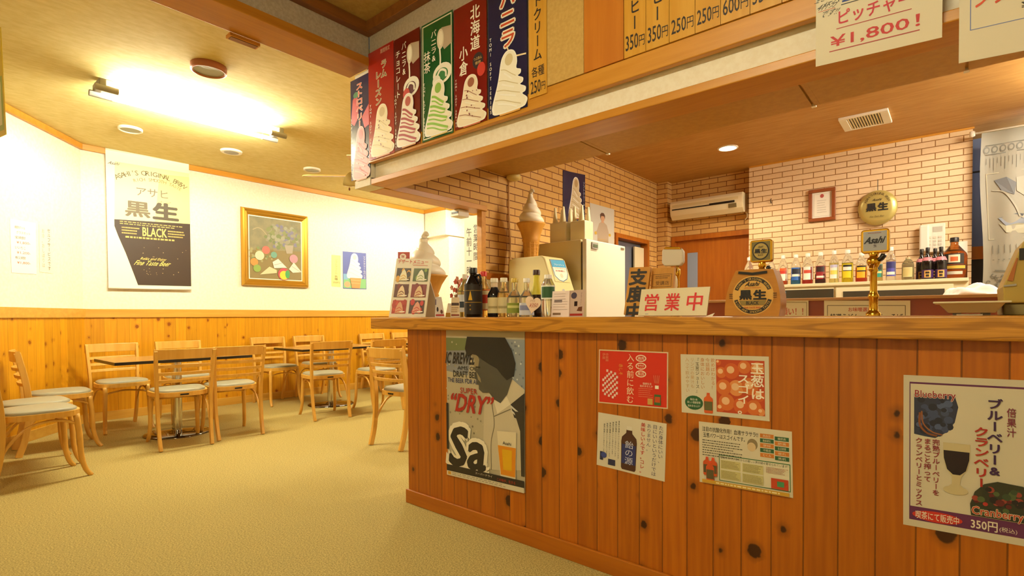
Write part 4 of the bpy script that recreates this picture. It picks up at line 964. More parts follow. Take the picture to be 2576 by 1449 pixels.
p.up(); p.ell(.50, .30, .085, .085, '#d0a07c'); p.poly([(.46, .36), (.54, .36), (.56, .42), (.44, .42)], '#d0a07c'); p.up(); p.poly([(.41, .32), (.40, .22), (.46, .17), (.55, .17), (.60, .23), (.59, .32), (.56, .25), (.45, .25)], '#5a3a26'); p.ell(.22, .70, .05, .04, '#d8b048'); p.ell(.80, .70, .05, .04, '#d8b048')
p.scribble(.3, .82, .8, .95, 3, '#c8a86a', .4, 5)
tag(p.build('person_poster'), 'pale poster of a standing person in a beige shirt on the kitchen brick wall', 'poster')
# surface conduit and clamp on the brick wall
pts = [at('X', XW+.012, *q) for q in ((1280, 452), (1281, 560), (1284, 620), (1283, 700))]
tag(MB().tube(smooth(pts, 4), .006, base('conduit_tan', '#c89a5c', .5), 8).build('wall_conduit'), 'thin tan conduit running down the brick wall left of the giant cone', 'conduit')
c = at('X', XW+.05, 1292, 447)
tag(MB().lathe([(.0, -.03), (.05, -.022), (.065, 0), (.06, .02)], c, base('sensor_cream', '#d8c070', .4), 20).build('ceiling_sensor'), 'small cream dome at the top of the conduit by the bulkhead edge', 'sensor')
# air conditioner
YQ = YA-.2
a0, a1 = at('Y', YQ, 1685, 512), at('Y', YQ, 1868, 477); zb_ = at('Y', YQ, 1700, 552).z
t = thing('air_conditioner', 'cream wall air conditioner on the brick above the brown door', 'air conditioner', (a0.x, YA, zb_))
ztp = (a0.z+a1.z)/2
pr_ = [(YA, zb_+.02), (YA-.13, zb_), (YA-.185, zb_+.05), (YA-.2, zb_+.10), (YA-.2, ztp-.03), (YA-.18, ztp), (YA, ztp)]
rel(MB().prism([(a0.x, y, z) for y, z in pr_], (a1.x-a0.x, 0, 0), CREAMP).build('body', bevel=.006), t)
rel(MB().box(a0.x+.03, a1.x-.09, YA-.206, YA-.19, zb_+.115, zb_+.128, BLACK).box(a0.x+.5, a1.x-.09, YA-.206, YA-.19, zb_+.128, zb_+.14, BLACK).build('air_slot'), t)
rel(MB().box(a0.x+.03, a1.x-.05, YA-.204, YA-.2, zb_+.15, ztp-.05, base('grille_cream', '#d6c492', .5)).build('front_panel', bevel=.003), t)
rel(MB().box(a1.x-.16, a1.x-.07, YA-.204, YA-.16, zb_+.06, zb_+.105, base('ac_label', '#6a5a34', .4)).build('control_label'), t)
pts = smooth([at('Y', YA-.02, *q) for q in ((1864, 535), (1876, 532), (1880, 545), (1874, 553))], 5)
rel(MB().tube(pts, .006, CREAMP, 6).build('cable'), t)
# certificate and oval sign on the back wall
c = [at('Y', YK-.02, *q) for q in ((2034, 478), (2102, 471), (2035, 559), (2102, 552))]
t = thing('framed_certificate', 'brown framed certificate on the pale brick wall', 'picture', c[2])
x0, x1, z0, z1 = c[0].x, c[1].x, (c[2].z+c[3].z)/2, (c[0].z+c[1].z)/2; f = .035
m = MB()
for q in ((x0, x1, z0, z0+f), (x0, x1, z1-f, z1), (x0, x0+f, z0+f, z1-f), (x1-f, x1, z0+f, z1-f)): m.box(q[0], q[1], YK-.028, YK-.002, q[2], q[3], base('red_brown_frame', '#8c4a22', .3))
rel(m.build('frame', bevel=.004), t)
p = Sheet((x0+f, YK-.012, z1-f), (x1-f, YK-.012, z1-f), (x0+f, YK-.012, z0+f), (x1-f, YK-.012, z0+f), ink('#e9e2d0'), .004); p.up(); p.frame(.08, .06, .92, .94, .008, '#a8a088'); p.ell(.5, .15, .1, .075, '#b05048'); p.scribble(.25, .3, .75, .85, 6, '#b8b09c', .2, 3)
rel(p.build('certificate'), t)
t = thing('oval_sign', 'oval gold beer sign hanging on the pale brick wall beside the certificate', 'sign', at('Y', YK-.02, 2208, 523))
cx = t.location; rx = (at('Y', YK-.04, 2258, 523).x-at('Y', YK-.04, 2158, 523).x)/2; rz_ = (at('Y', YK-.04, 2208, 480).z-at('Y', YK-.04, 2208, 567).z)/2
n = 48; m = MB()
rings = [(1, .0), (1.0, .02), (.95, .035), (.7, .046), (.35, .052)]
vs = [(rx*k*math.cos(2*PI*i/n), -h, rz_*k*math.sin(2*PI*i/n)) for k, h in rings for i in range(n)]
m.add(vs, [(j*n+i, j*n+(i+1) % n, (j+1)*n+(i+1) % n, (j+1)*n+i) for j in range(len(rings)-1) for i in range(n)], GOLDP, True); m.add(vs[-n:], [tuple(range(n))], GOLDP)
p = Sheet((-rx*.7, -.054, rz_*.8), (rx*.7, -.054, rz_*.8), (-rx*.7, -.054, -rz_*.8), (rx*.7, -.054, -rz_*.8), GOLDP, .0001, lift=.001); MBv = p.v[:0]; p.v, p.f, p.m, p.sm = [], [], [], []
p.up(); p.text('黒', .12, .36, .46, .62, '#1e1a12', .05); p.text('生', .54, .36, .88, .62, '#1e1a12', .05); p.text('Asahi', .34, .19, .66, .27, '#2e281a', .01, .2); p.text('Fine Taste Beer', .24, .80, .76, .86, '#4a3a1a', 0, .1); p.arc("ASAHI'S ORIGINAL BREW", .5, .62, .50, 150, 30, .032, '#4a3a1a', 0, .62)
m.merge(p).build('disc', t)
MB().tube([(0, -.012, rz_), (0, -.012, rz_+.11)], .003, BLACK, 6).build('hook', t)
# second bare hook on the wall
c = at('Y', YK-.006, 1940, 500); tag(MB().tube([(c.x, c.y, c.z), (c.x, c.y-.02, c.z-.012), (c.x, c.y-.02, c.z-.03), (c.x, c.y, c.z-.05)], .005, BLACK, 6).build('wall_hook'), 'small bare dark hook in the brick left of the certificate', 'hook')
# wall telephone and note
c = [at('Y', YK-.05, *q) for q in ((2313, 566), (2378, 560), (2378, 632), (2320, 640))]
t = thing('wall_telephone', 'white wall telephone above the dark purple-label bottles', 'telephone', (c[0].x, YK, c[2].z))
x0, x1, z0, z1 = c[0].x, c[1].x, c[2].z, c[0].z
rel(MB().box(x0+.05, x1, YK-.05, YK-.002, z0, z1, WHITEP).build('body', bevel=.006), t)
rel(MB().box(x0, x0+.075, YK-.075, YK-.03, z0+.01, z1-.005, WHITEP).build('handset', bevel=.014), t)
m = MB().box(x0+.10, x1-.02, YK-.052, YK-.05, z1-.08, z1-.03, ink('#b8b4a4'))
rel(m.build('display'), t)
m = MB()
for i in range(4):
    for j in range(3): m.box(x1-.13+j*.04, x1-.105+j*.04, YK-.054, YK-.05, z0+.03+i*.033, z0+.05+i*.033, ink('#cfc8b4'))
rel(m.build('keypad'), t)
c = [at('Y', YK-.004, *q) for q in ((2398, 609), (2434, 606), (2405, 664), (2434, 664))]
p = Sheet(*c, ink('#f2ecdc')); p.up(); p.rect(.1, .05, .5, .08, '#e4dcc6'); tag(p.build('wall_note'), 'white sheet of paper on the back wall behind the large whisky bottle', 'paper')

# glass-door cabinet along the back wall with its row of bottles
YC = 6.0
zc = at('Y', YC, 2200, 707).z; x0, x1 = at('Y', YC, 1840, 715).x, at('Y', YC, 2437, 700).x
t = thing('refrigerated_cabinet', 'low cream refrigerated cabinet with dark glass doors below the row of bottles', 'cabinet', (x0, YC, 0))
rel(MB().box(x0, x1, YC+.03, YK-.02, .08, zc-.03, CREAMP).build('body'), t)
rel(MB().box(x0, x1, YC, YK-.02, zc-.03, zc, CREAMP).build('top', bevel=.004), t)
DG = base('dark_door_glass', '#3a3226', .1)
xm = at('Y', YC, 2100, 735).x
for a, b in ((x0+.02, xm-.01), (xm+.01, x1-.10)):
    d = rel(MB().box(a, b, YC+.005, YC+.03, .15, zc-.05, CREAMP).build('door', bevel=.003), t)
    o = MB().box(a+.06 if a > x0+.1 else a, b-.06 if a > x0+.1 else b, YC-.001, YC+.006, .2, zc-.09 if a > x0+.1 else zc-.06, DG).build('door_glass', d); o.matrix_parent_inverse = Matrix.Identity(4)
c = at('Y', YC-.002, 1969, 741); p = Sheet((c.x-.03, c.y, c.z+.03), (c.x+.03, c.y, c.z+.03), (c.x-.03, c.y, c.z-.03), (c.x+.03, c.y, c.z-.03), ink('#4aa8d0')); p.up(); p.rect(.5, .4, .9, .9, '#e0e4e0'); rel(p.build('door_sticker', label='small light blue sticker'), t)
LQ = {}
def bottle(loc, r, h, label, body, liq=None, cap='#efe9dc', lab=None, neck=.34, shoulder=.66, fill=.6, group=None, lz=(.14, .56), extra=None, capr=1.25, trans=True, sq=False, larc=75):
    """bottle with shoulders, screw cap and paper label; liq colours the filled part"""
    t = thing('bottle', label, 'bottle', loc, 0, group)
    M1 = base('glass_'+body[1:], body, .06, trans=.9, ior=1.33) if trans else base('dark_glass_'+body[1:], body, .12)
    M2 = (base('liquid_'+liq[1:], liq, .06, trans=.75, ior=1.33) if liq else M1)
    pr = [(r*.9, 0), (r, h*.015), (r, h*(shoulder-.06)), (r*.93, h*shoulder), (r*.6, h*(shoulder+.11)), (r*neck, h*(shoulder+.2)), (r*neck*.95, h*.93)]
    def zr(z):
        for (ra, za), (rb, zb) in zip(pr, pr[1:]):
            if za <= z <= zb: return ra+(rb-ra)*(z-za)/max(zb-za, 1e-6)
    zf_ = h*fill; lo = [q for q in pr if q[1] < zf_-1e-4]+[(zr(zf_), zf_)]; hi = [(zr(zf_), zf_)]+[q for q in pr if q[1] > zf_+1e-4]
    sg = 24
    def trunk(prof, mat, m):
        n0 = len(m.v); m.lathe(prof, (0, 0, 0), mat, sg)
        if sq:
            for i in range(n0, len(m.v)):
                x, y, z = m.v[i]; q = math.hypot(x, y)
                if q > 1e-6 and z < h*shoulder:
                    k = min(1/max(abs(x), abs(y))*q, 1.28)*.86; m.v[i] = (x*k, y*k, z)
        return m
    m = MB(); trunk(lo, M2, m); nh = MB(); trunk(hi, M1, nh)
    m.build('body', t); nh.build('neck', t)
    rn = r*neck*capr
    MB().lathe([(rn, h*.89), (rn, h*.985), (rn*.92, h), (0, h)], (0, 0, 0), ink(cap, .4), 20).build('cap', t)
    if lab:
        cols, arc_ = lab, math.radians(larc); z0, z1 = h*lz[0], h*lz[1]; R_ = r*(1.012 if not sq else 1.04)
        fa = math.atan2(CAM.y-loc[1], CAM.x-loc[0])     # the labels were turned to face the customers
        m = MB(); n = 10
        for k, (a, b, c_, *wf) in enumerate(cols):
            za, zb2 = z0+(z1-z0)*a, z0+(z1-z0)*b; rr = R_+.0006*k; an = arc_*(wf[0] if wf else 1 if k == 0 else .8)
            vs = [(rr*math.cos(fa-an+2*an*i/n), rr*math.sin(fa-an+2*an*i/n), z) for z in (za, zb2) for i in range(n+1)]
            m.add(vs, [(i, i+1, n+2+i, n+1+i) for i in range(n)], ink(c_), True)
        m.build('label', t)
    if extra: extra(t, r, h)
    return t
YB = 6.14; GB = 'bottles along the top of the back cabinet'
def shelf_bottle(pc, w, top, label, liq, lab, **k):
    c = at('Y', YB, pc, 710); r = (at('Y', YB, pc+w/2, 710).x-at('Y', YB, pc-w/2, 710).x)/2; h = at('Y', YB, pc, top).z-zc
    bottle((c.x, YB, zc+.001), r, h, label, k.pop('body', '#eef2ea'), liq, lab=lab, group=GB, sq=k.pop('sq', True), larc=52, **k)
W_ = '#ece6d8'
shelf_bottle(1884, 22, 648, 'clear white-capped bottle at the far left, behind the barrel-shaped beer emblem', None, None, fill=.3)
shelf_bottle(1940, 22, 648, 'clear white-capped bottle just right of the small gold beer tap badge', None, None, fill=.3)
shelf_bottle(1970, 25, 643, 'bottle with white label of red fruit, first fully seen on the left', '#b8502c', [(0, 1, W_), (.55, .8, '#c83a2a'), (.8, 1, '#e0602c')], fill=.2)
shelf_bottle(2002, 27, 641, 'bottle with bright blue label', '#2a6aa0', [(0, 1, '#2a62b8'), (.5, .9, '#1a2030'), (.3, .48, W_)], fill=.25)
shelf_bottle(2032, 29, 638, 'bottle of red drink with a white label', '#a8281c', [(0, 1, W_), (.5, .75, '#c84a3a')], fill=.55)
shelf_bottle(2064, 29, 635, 'bottle of dark drink with a dark red label', '#3a0c10', [(0, 1, '#8c1a1e'), (.55, .95, '#2a1014'), (.1, .25, W_)], fill=.3)
shelf_bottle(2098, 27, 631, 'bottle of pale drink with a white and yellow label', '#e4dc8c', [(0, 1, W_), (.3, .6, '#e4d060'), (.8, 1, '#b8b8d8')], fill=.62)
shelf_bottle(2132, 32, 629, 'bottle of yellow drink with a yellow and black label', '#d8c81c', [(0, 1, '#dcc818'), (.5, .95, '#1c1a14'), (.55, .8, W_)], fill=.6)
shelf_bottle(2167, 33, 636, 'bottle of orange-red drink with yellow and black label, left of the tall tap', '#b8381a', [(0, 1, '#e0a818'), (.5, .98, '#241a10'), (.6, .85, '#e8c020')], fill=.5)
shelf_bottle(2209, 26, 632, 'bottle with a teal label half hidden behind the tall tap', '#c8b878', [(0, 1, '#1f8a7a'), (.55, .95, '#1a201c'), (.3, .45, '#e0d088')], fill=.5)
shelf_bottle(2241, 29, 622, 'clear bottle with blue-violet label, right of the tall tap', None, [(0, 1, '#4a48a8'), (.55, .98, '#2a2a6a'), (.1, .3, W_)], fill=.5)
shelf_bottle(2284, 36, 648, 'squat green-grey bottle with a plain yellowish label', '#b8b088', [(0, 1, '#d0c48a'), (.1, .9, '#c8b878')], fill=.72, shoulder=.74, neck=.3, cap='#b8a878', body='#c8c8a8')
PB = [(0, .8, '#3c1c58'), (.04, .72, '#dca850', .42), (.42, .62, '#2a2018', .26), (.12, .34, '#2a2018', .2)]
for pc, top, dy, lab in ((2318, 627, .14, 'black purple-label bottle, rear one of the left pair under the telephone'), (2333, 623, -.02, 'black purple-label bottle, front one of the left pair under the telephone'), (2352, 625, .14, 'black purple-label bottle, rear one of the right pair beside the whisky'), (2367, 621, -.02, 'black purple-label bottle, front one of the right pair beside the whisky')):
    y = YB-.03+dy; c = at('Y', y, pc, 700); h = at('Y', y, pc, top).z-zc; r = .043
    def wrap(t, r, h): MB().lathe([(r*1.0, h*.58), (r*.72, h*.69)], (0, 0, 0), ink('#c87a84'), 20).build('neck_wrap', t)
    bottle((c.x, y, zc+.001), r, h, lab, '#16110f', None, '#1a1614', PB, .33, .58, .4, GB, (.04, .36), wrap, 1.05, False)
c = at('Y', YB+.13, 2400, 700); h = at('Y', YB+.13, 2400, 598).z-zc
bottle((c.x, YB+.13, zc+.001), .092, h, 'large amber whisky bottle with black and gold label at the right end of the row', '#c07838', '#a8561c', '#1c1612', [(.5, 1, '#1c1610', .62), (.58, .95, '#e0d2b4', .34), (.64, .85, '#c8602c', .22), (.26, .46, '#1c1610', .8), (.29, .43, '#d0a838', .7), (.02, .16, '#c8c0a8', .5)], .32, .62, .66, GB, (.1, .60), None, 1.1)

# inner counter facing us, cloth and paper signs
YI = 4.2
zi = at('Y', YI, 2200, 746).z; x0, x1 = at('Y', YI, 1700, 750).x, at('Y', YI, 2518, 746).x
t = thing('inner_counter', 'brown inner kitchen counter with a pale edge behind the paper signs', 'counter', (x0, YI, 0))
rel(MB().box(x0, x1, YI, YI+.03, 0, zi-.02, base('brown_laminate', '#8e4012', .4)).box(x0, x1, YI+.03, YI+.5, 0, zi-.03, ORANGEW).build('body'), t)
rel(MB().box(x0-.01, x1+.01, YI-.012, YI+.52, zi-.02, zi, base('laminate_edge', '#c89a64', .4)).build('top', bevel=.003), t)
rel(MB().box(x1+.002, x1+.03, YI, YI+.06, .3, zi-.02, WHITEP).build('end_trim'), t)
def isheet(tl, tr, bl, br): return Sheet(*[at('Y', YI-.016, *q) for q in (tl, tr, bl, br)], ink('#ddd2a8'))
p = isheet((1940, 756), (2034, 756), (1940, 822), (2034, 822)); p.up(); p.frame(.03, .06, .96, 1.0, .02, '#8a7a4a'); p.text('お願い！！', .12, .28, .86, .56, '#b8301c', .01)
tag(p.build('paper_sign'), 'cream paper sign with red marks half hidden behind the beer emblem', 'sign')
p = isheet((2073, 756), (2290, 756), (2073, 822), (2290, 822)); p.up(); p.frame(.04, .18, .95, 1.0, .02, '#5a4a2a'); p.text('お味噌選び', .30, .26, .58, .42, '#b8301c', .01); p.text('特選うどん　天ざる・そば', .08, .5, .92, .72, '#2a2018', .02)
tag(p.build('paper_sign'), 'wide cream paper sign with a red heading behind the tall tap', 'sign')
c = at('Y', YI+.2, 2448, 742); m = MB(); n = 16; vs = []; r = random.Random(5)
for j in range(n+1):
    for i in range(n+1):
        u, v = i/n*2-1, j/n*2-1; q = max(0, 1-(u*u+v*v)); z = .075*q**.6*(.75+.25*math.sin(u*5+v*3)+.12*math.sin(v*9-u*2))
        vs.append((c.x+u*.15, c.y+v*.12, zi+.002+max(z, 0)))
m.add(vs, [(j*(n+1)+i, j*(n+1)+i+1, (j+1)*(n+1)+i+1, (j+1)*(n+1)+i) for j in range(n) for i in range(n)], base('white_cloth', '#eee8de', .8), True)
o = tag(m.build('folded_cloth'), 'crumpled white cloth on the right end of the brown inner counter', 'cloth')
o.modifiers.new('solid', 'SOLIDIFY').thickness = .003
# kitchen ceiling: lit downlight, an added fill light and vent
c = at('Z', ZK, 1831, 372)
aisle_fill = Vector((-1.6, 4.2, ZK))  # unseen downlight, added to brighten the kitchen aisle and left bricks
def lit(c, label, watts):
    t = thing('downlight', label, 'downlight', (c.x, c.y, ZK))
    MB().lathe([(.10, 0), (.10, -.006), (.085, -.010), (.082, -.004)], (0, 0, 0), WHITEP, 32).build('rim', t)
    MB().lathe([(.082, -.005), (0, -.006)], (0, 0, 0), emit('lit_downlight', (1, .9, .72), 28), 32).build('lamp', t)
    l = bpy.data.lights.new('downlight_lamp', 'SPOT'); l.energy = watts; l.color = (1, .86, .6); l.spot_size = 2.5; l.spot_blend = .6; l.shadow_soft_size = .08
    o = bpy.data.objects.new('downlight_lamp', l); COL.objects.link(o); o.parent = t; o.location = (0, 0, -.03)
lit(c, 'lit white downlight in the kitchen ceiling', 90)
lit(aisle_fill, 'unseen fill downlight added behind the bulkhead panels to brighten the kitchen aisle', 150)
v = [at('Z', ZK, *q) for q in ((2110.7, 296), (2235.7, 270.7), (2242.6, 300.8), (2123.5, 328.6))]
cx, cy = sum(q.x for q in v)/4, sum(q.y for q in v)/4; hx = (v[1].x-v[0].x+v[2].x-v[3].x)/4; hy = (v[3].y-v[0].y+v[2].y-v[1].y)/4
t = thing('ceiling_vent', 'white slatted vent grille in the kitchen ceiling', 'vent', (cx, cy, ZK))
m = MB().box(-hx, hx, -hy, -hy+.03, -.022, 0, WHITEP).box(-hx, hx, hy-.03, hy, -.022, 0, WHITEP).box(-hx, -hx+.06, -hy+.03, hy-.03, -.022, 0, WHITEP).box(hx-.06, hx, -hy+.03, hy-.03, -.022, 0, WHITEP); m.build('frame', t, .004)
MB().box(-hx+.06, hx-.06, -hy+.03, hy-.03, -.004, -.001, BLACK).build('duct', t)
for i in range(12):
    x = -hx+.07+i*(2*hx-.14)/11; MB().box(x-.006, x+.004, -hy+.03, hy-.03, -.019, -.004, CREAMP).build('slat', t)
# noren curtain on a rod at the right
YN = 6.35
t = thing('noren_curtain', 'pale door curtain printed with vegetables hanging at the right of the brick wall', 'curtain', at('Y', YN, 2470, 335))
a, b = at('Y', YN, 2470, 332), at('Y', YN, 2480, 748); xr2 = a.x+.78
p = Sheet((a.x, YN, a.z), (xr2, YN, a.z), (a.x+.01, YN, b.z), (xr2, YN, b.z), ink('#8f8b7c'), .001, lift=.0012)
p.v, p.f, p.m, p.sm = [], [], [], []
n, k = 40, 16; wav = lambda u, w: .022*math.sin(u*17+w*1.2)*(.25+.75*w)+.01*math.sin(w*7+u*3)
_p = p.p
p.p = lambda u, w, k=None: _p(u, w, k)+Vector((-.012*math.sin(w*6.0)*(1-u), wav(u, w), 0))
vs = [p.p(i/n, j/k) for j in range(k+1) for i in range(n+1)]
p.add(vs, [(j*(n+1)+i, j*(n+1)+i+1, (j+1)*(n+1)+i+1, (j+1)*(n+1)+i)[::-1] for j in range(k) for i in range(n)], ink('#8f8b7c'), True)
p.L = 3; G1, G2, G3 = '#66645a', '#7a745c', '#9b9787'
for i in range(14): u = .05+i*.068; p.ell(u, .115, .028, .022, G1, 12); p.up(.5); p.ell(u, .115, .017, .013, '#8f8b7c', 10); p.up(-.5)
p.rect(.04, .085, .98, .09, G1); p.rect(.04, .14, .98, .145, G1)
for i in range(30): u = .05+i*.031; p.rect(u, .165, u+.004, .20+.04*((i*7) % 3)/2, G1)
p.frame(.05, .255, .97, .655, .004, '#b0a98e')
p.up(); p.poly([(.12, .30), (.22, .29), (.30, .33), (.28, .40), (.18, .37)], '#62666a'); p.poly([(.30, .30), (.42, .29), (.46, .36), (.38, .42), (.30, .38)], G3); p.poly([(.5, .33), (.62, .28), (.66, .36), (.52, .41)], '#7e8080')
p.up(); p.curve([(.10, .36), (.20, .38), (.28, .46), (.32, .53)], .008, G3); p.curve([(.44, .40), (.40, .48), (.34, .54)], .008, G3); p.curve([(.6, .38), (.5, .46), (.38, .53)], .01, G3)
p.poly([(.14, .53), (.30, .51), (.44, .53), (.46, .58), (.30, .57), (.2, .58)], '#6e747e'); p.poly([(.14, .56), (.2, .58), (.30, .57), (.44, .58), (.36, .63), (.2, .62)], '#aaa68e')
for i in range(18): u = .08+i*.05; p.rect(u, .69, u+.005, .74, G1)
for i in range(20): p.rect(.08+i*.045, .775, .095+i*.045, .779, G1)
p.curve([(.1, .84), (.2, .85), (.25, .88)], .006, G1); p.curve([(.45, .83), (.35, .86), (.32, .88)], .006, G1)
r = random.Random(8)
for i in range(110):
    u, w = r.uniform(.03, .96), r.uniform(.865, .985); a_ = r.uniform(0, 6); q = [(u+.022*math.cos(a_+s_*.8)*(1-s_*.12), w+.012*math.sin(a_+s_*.8)*(1-s_*.12)) for s_ in range(6)]; p.line(q, .006, G1)
rel(p.build('cloth'), t)
x = at('Y', YN, 2446, 340).x
rel(MB().tube([(x, YN, a.z-.004), (xr2+.1, YN, a.z-.004)], .009, WHITEP, 8).build('rod'), t)
rel(MB().lathe([(.0, -.03), (.02, -.02), (.02, .02), (0, .03)], (x, YN, a.z-.004), WHITEP, 12).build('rod_end'), t)
# bracket holding nothing but the view tidy: opening-hours sign and white box in the pass-through
ys = 3.45; a, b = at('Y', ys, 1168, 545), at('Y', ys, 1212, 552)
t = thing('hours_sign', 'tall white opening-hours banner standing in the pass-through beside the wooden post', 'sign', ((a.x+b.x)/2, ys, 0))
p = Sheet((a.x, ys, a.z), (b.x, ys, a.z-.01), (a.x, ys, .25), (b.x, ys, .25), base('sign_white', '#f4f0e2', .5), .004, lift=.0008)
p.up(); p.vtext('営業時間', .68, .045, .24, .34, '#4a463c', .005); p.vtext('午前十一時〜午後', .27, .06, .47, .32, '#4a463c', .005); p.vtext('六時', .27, .48, .60, .32, '#4a463c', .005)
rel(p.build('banner_panel'), t)
rel(MB().tube([(a.x+.03, ys+.008, .02), (a.x+.03, ys+.008, a.z)], .006, GREYP, 8).build('pole'), t)
rel(MB().box(a.x-.05, b.x+.05, ys-.12, ys+.12, 0, .02, GREYP).build('foot'), t)
c = at('Y', 3.0, 1156, 536)
t = thing('emergency_lamp_box', 'small white box with a dark slot under the pass-through header', 'box', c)
MB().box(-.065, .03, -.04, .08, -.03, .025, WHITEP).build('case', t, .005); MB().box(-.05, .025, -.043, -.038, -.008, .006, BLACK).build('slot', t)

# ------------------------------------------------------------------ things standing on the countertop
ZS = 1.0505
def on_counter(y, px, top):
    c = at('Y', y, px, 797); return Vector((c.x, y, ZS)), at('Y', y, px, top).z-ZS
def width_at(y, w, px): return at('Y', y, px+w/2, 790).x-at('Y', y, px-w/2, 790).x
def leaning(tl, tr, bl, br, y, paper, thick=.003, lean=None):
    """board standing on the counter at depth y and leaning away from us"""
    B0, B1 = at('Y', y, *bl), at('Y', y, *br); B0.z = B1.z = ZS+thick*.6
    if lean is None:
        T0, T1 = at('X', B0.x, *tl), at('X', B1.x, *tr); lean = ((T0.y-y)/(T0.z-ZS)+(T1.y-y)/(T1.z-ZS))/2
    n = Vector((0, 1, -lean)).normalized(); T0, T1 = atp(B0, n, *tl), atp(B0, n, *tr)
    return Sheet(T0, T1, B0, B1, paper, thick, lift=.0006)
t = thing('dessert_menu_stand', 'white dessert menu stand with six photographs in front of the cone lamp', 'menu', at('Y', 1.93, 1024, 797))
t.location.z = ZS
p = leaning((998, 650), (1088, 652), (978, 797), (1070, 797), 1.93, ink('#d8cfb8', .4))
p.up(); p.text('デザートメニュー', .06, .015, .90, .085, '#c0331f', .02); p.rect(.5, .11, .90, .118, '#c86a50'); p.scribble(.48, .095, .9, .105, 1, '#c86a50', .6, 2)
cols = (('#3a2c14', '#e8e0b8', '#d8a020'), ('#4c5a24', '#e8e4cc', '#8aa03c'), ('#5a2c18', '#e0c8a0', '#7a3418'), ('#7a2418', '#d8b888', '#a02c1c'), ('#a83a28', '#d0a078', '#c04a34'), ('#4a3028', '#d89a80', '#c0382c'))
for i in range(6):
    u, w = .06+(i % 2)*.48, .165+(i//2)*.275
    p.L = 1; p.rect(u, w, u+.40, w+.225, cols[i][0]); p.up(); p.dots(u+.04, w+.03, u+.36, w+.2, 9, .05, [cols[i][2], cols[i][0]], i)
    p.up(); k = p.L; p.poly([(u+.10, w+.215), (u+.12, w+.12), (u+.17, w+.05), (u+.22, w+.02), (u+.27, w+.06), (u+.31, w+.13), (u+.33, w+.215)], cols[i][1]); p.up(); p.curve([(u+.14, w+.15), (u+.22, w+.12), (u+.29, w+.16)], .012, cols[i][2]); p.curve([(u+.12, w+.20), (u+.22, w+.17), (u+.31, w+.2)], .012, cols[i][2]); p.rect(u+.24, w+.185, u+.38, w+.205, '#ece4d0')
rel(p.build('menu_card'), t)
a, b = p.c[0], p.c[1]
rel(MB().prism([a+Vector((.06, .004, -.05)), b+Vector((-.06, .004, -.05)), Vector((b.x-.05, a.y+.10, ZS+.001)), Vector((a.x+.05, a.y+.10, ZS+.001))], (0, .004, 0), ink('#d8cfb8', .4)).build('back_leg'), t)
y = 2.25; c, h = on_counter(y, 1068, 588); cone_thing('cone_lamp', 'tall soft-serve cone display with curled tip standing behind the dessert menu', c, width_at(y, 78, 1070)/2*.95, h, .50)
c, h = on_counter(2.06, 1013, 634); p = Sheet(*[at('Y', 2.06, *q) for q in ((1001, 634), (1030, 634))], (at('Y', 2.06, 1001, 797).x, 2.06, ZS), (at('Y', 2.06, 1030, 797).x, 2.06, ZS), ink('#a8382c'), .003); p.up(); p.ell(.45, .07, .28, .045, '#f0e8dc'); p.up(); p.text('W', .3, .045, .6, .09, '#b84a3c', .02)
tag(p.build('menu_card_holder'), 'dark red card standing behind the dessert menu, only its top corner showing', 'card')
GT = 'little cards along the counter'
def tent(tl, tr, bl, br, y, paper): return leaning(tl, tr, bl, br, y, paper, .0015, .3)
p = tent((1096, 747), (1110, 747), (1094, 797), (1119, 797), 2.0, ink('#dccfc2')); p.up(); p.rect(0, .12, .12, .4, '#5a4a6a'); p.ell(.3, .62, .12, .12, '#2a1418'); p.ell(.75, .74, .14, .1, '#6a3a2a'); p.rect(.1, .86, .95, .95, '#b8362c')
tag(p.build('table_card'), 'small pale juice card right of the cone lamp foot', 'card', GT)
a0, a1, ap = at('Y', 2.02, 1120, 797), at('Y', 2.02, 1135, 797), at('Y', 2.02, 1127, 763)
tag(MB().prism([(a0.x, 2.02, ZS), (a1.x, 2.02, ZS), (ap.x, 2.02, ap.z)], (0, .05, 0), ink('#e0d6c0')).prism([(a0.x+.004, 2.018, ZS), (a1.x-.004, 2.018, ZS), (a1.x-.007, 2.018, ZS+.025), (a0.x+.007, 2.018, ZS+.025)], (0, .002, 0), ink('#b8862c')).build('tent_card'), 'tiny triangular tent card with a gold band on the counter', 'card', GT)
p = tent((1136, 748), (1155, 748), (1133, 797), (1157, 797), 2.0, ink('#d8c4a4')); p.up(); p.rect(.05, .28, .95, .42, '#3a2a2c'); p.scribble(.08, .5, .92, .8, 3, '#8a5a3a', .3, 3); p.rect(.1, .86, .95, .95, '#8a3a24')
tag(p.build('table_card'), 'small tan card with dark band below the pink flowers', 'card', GT)
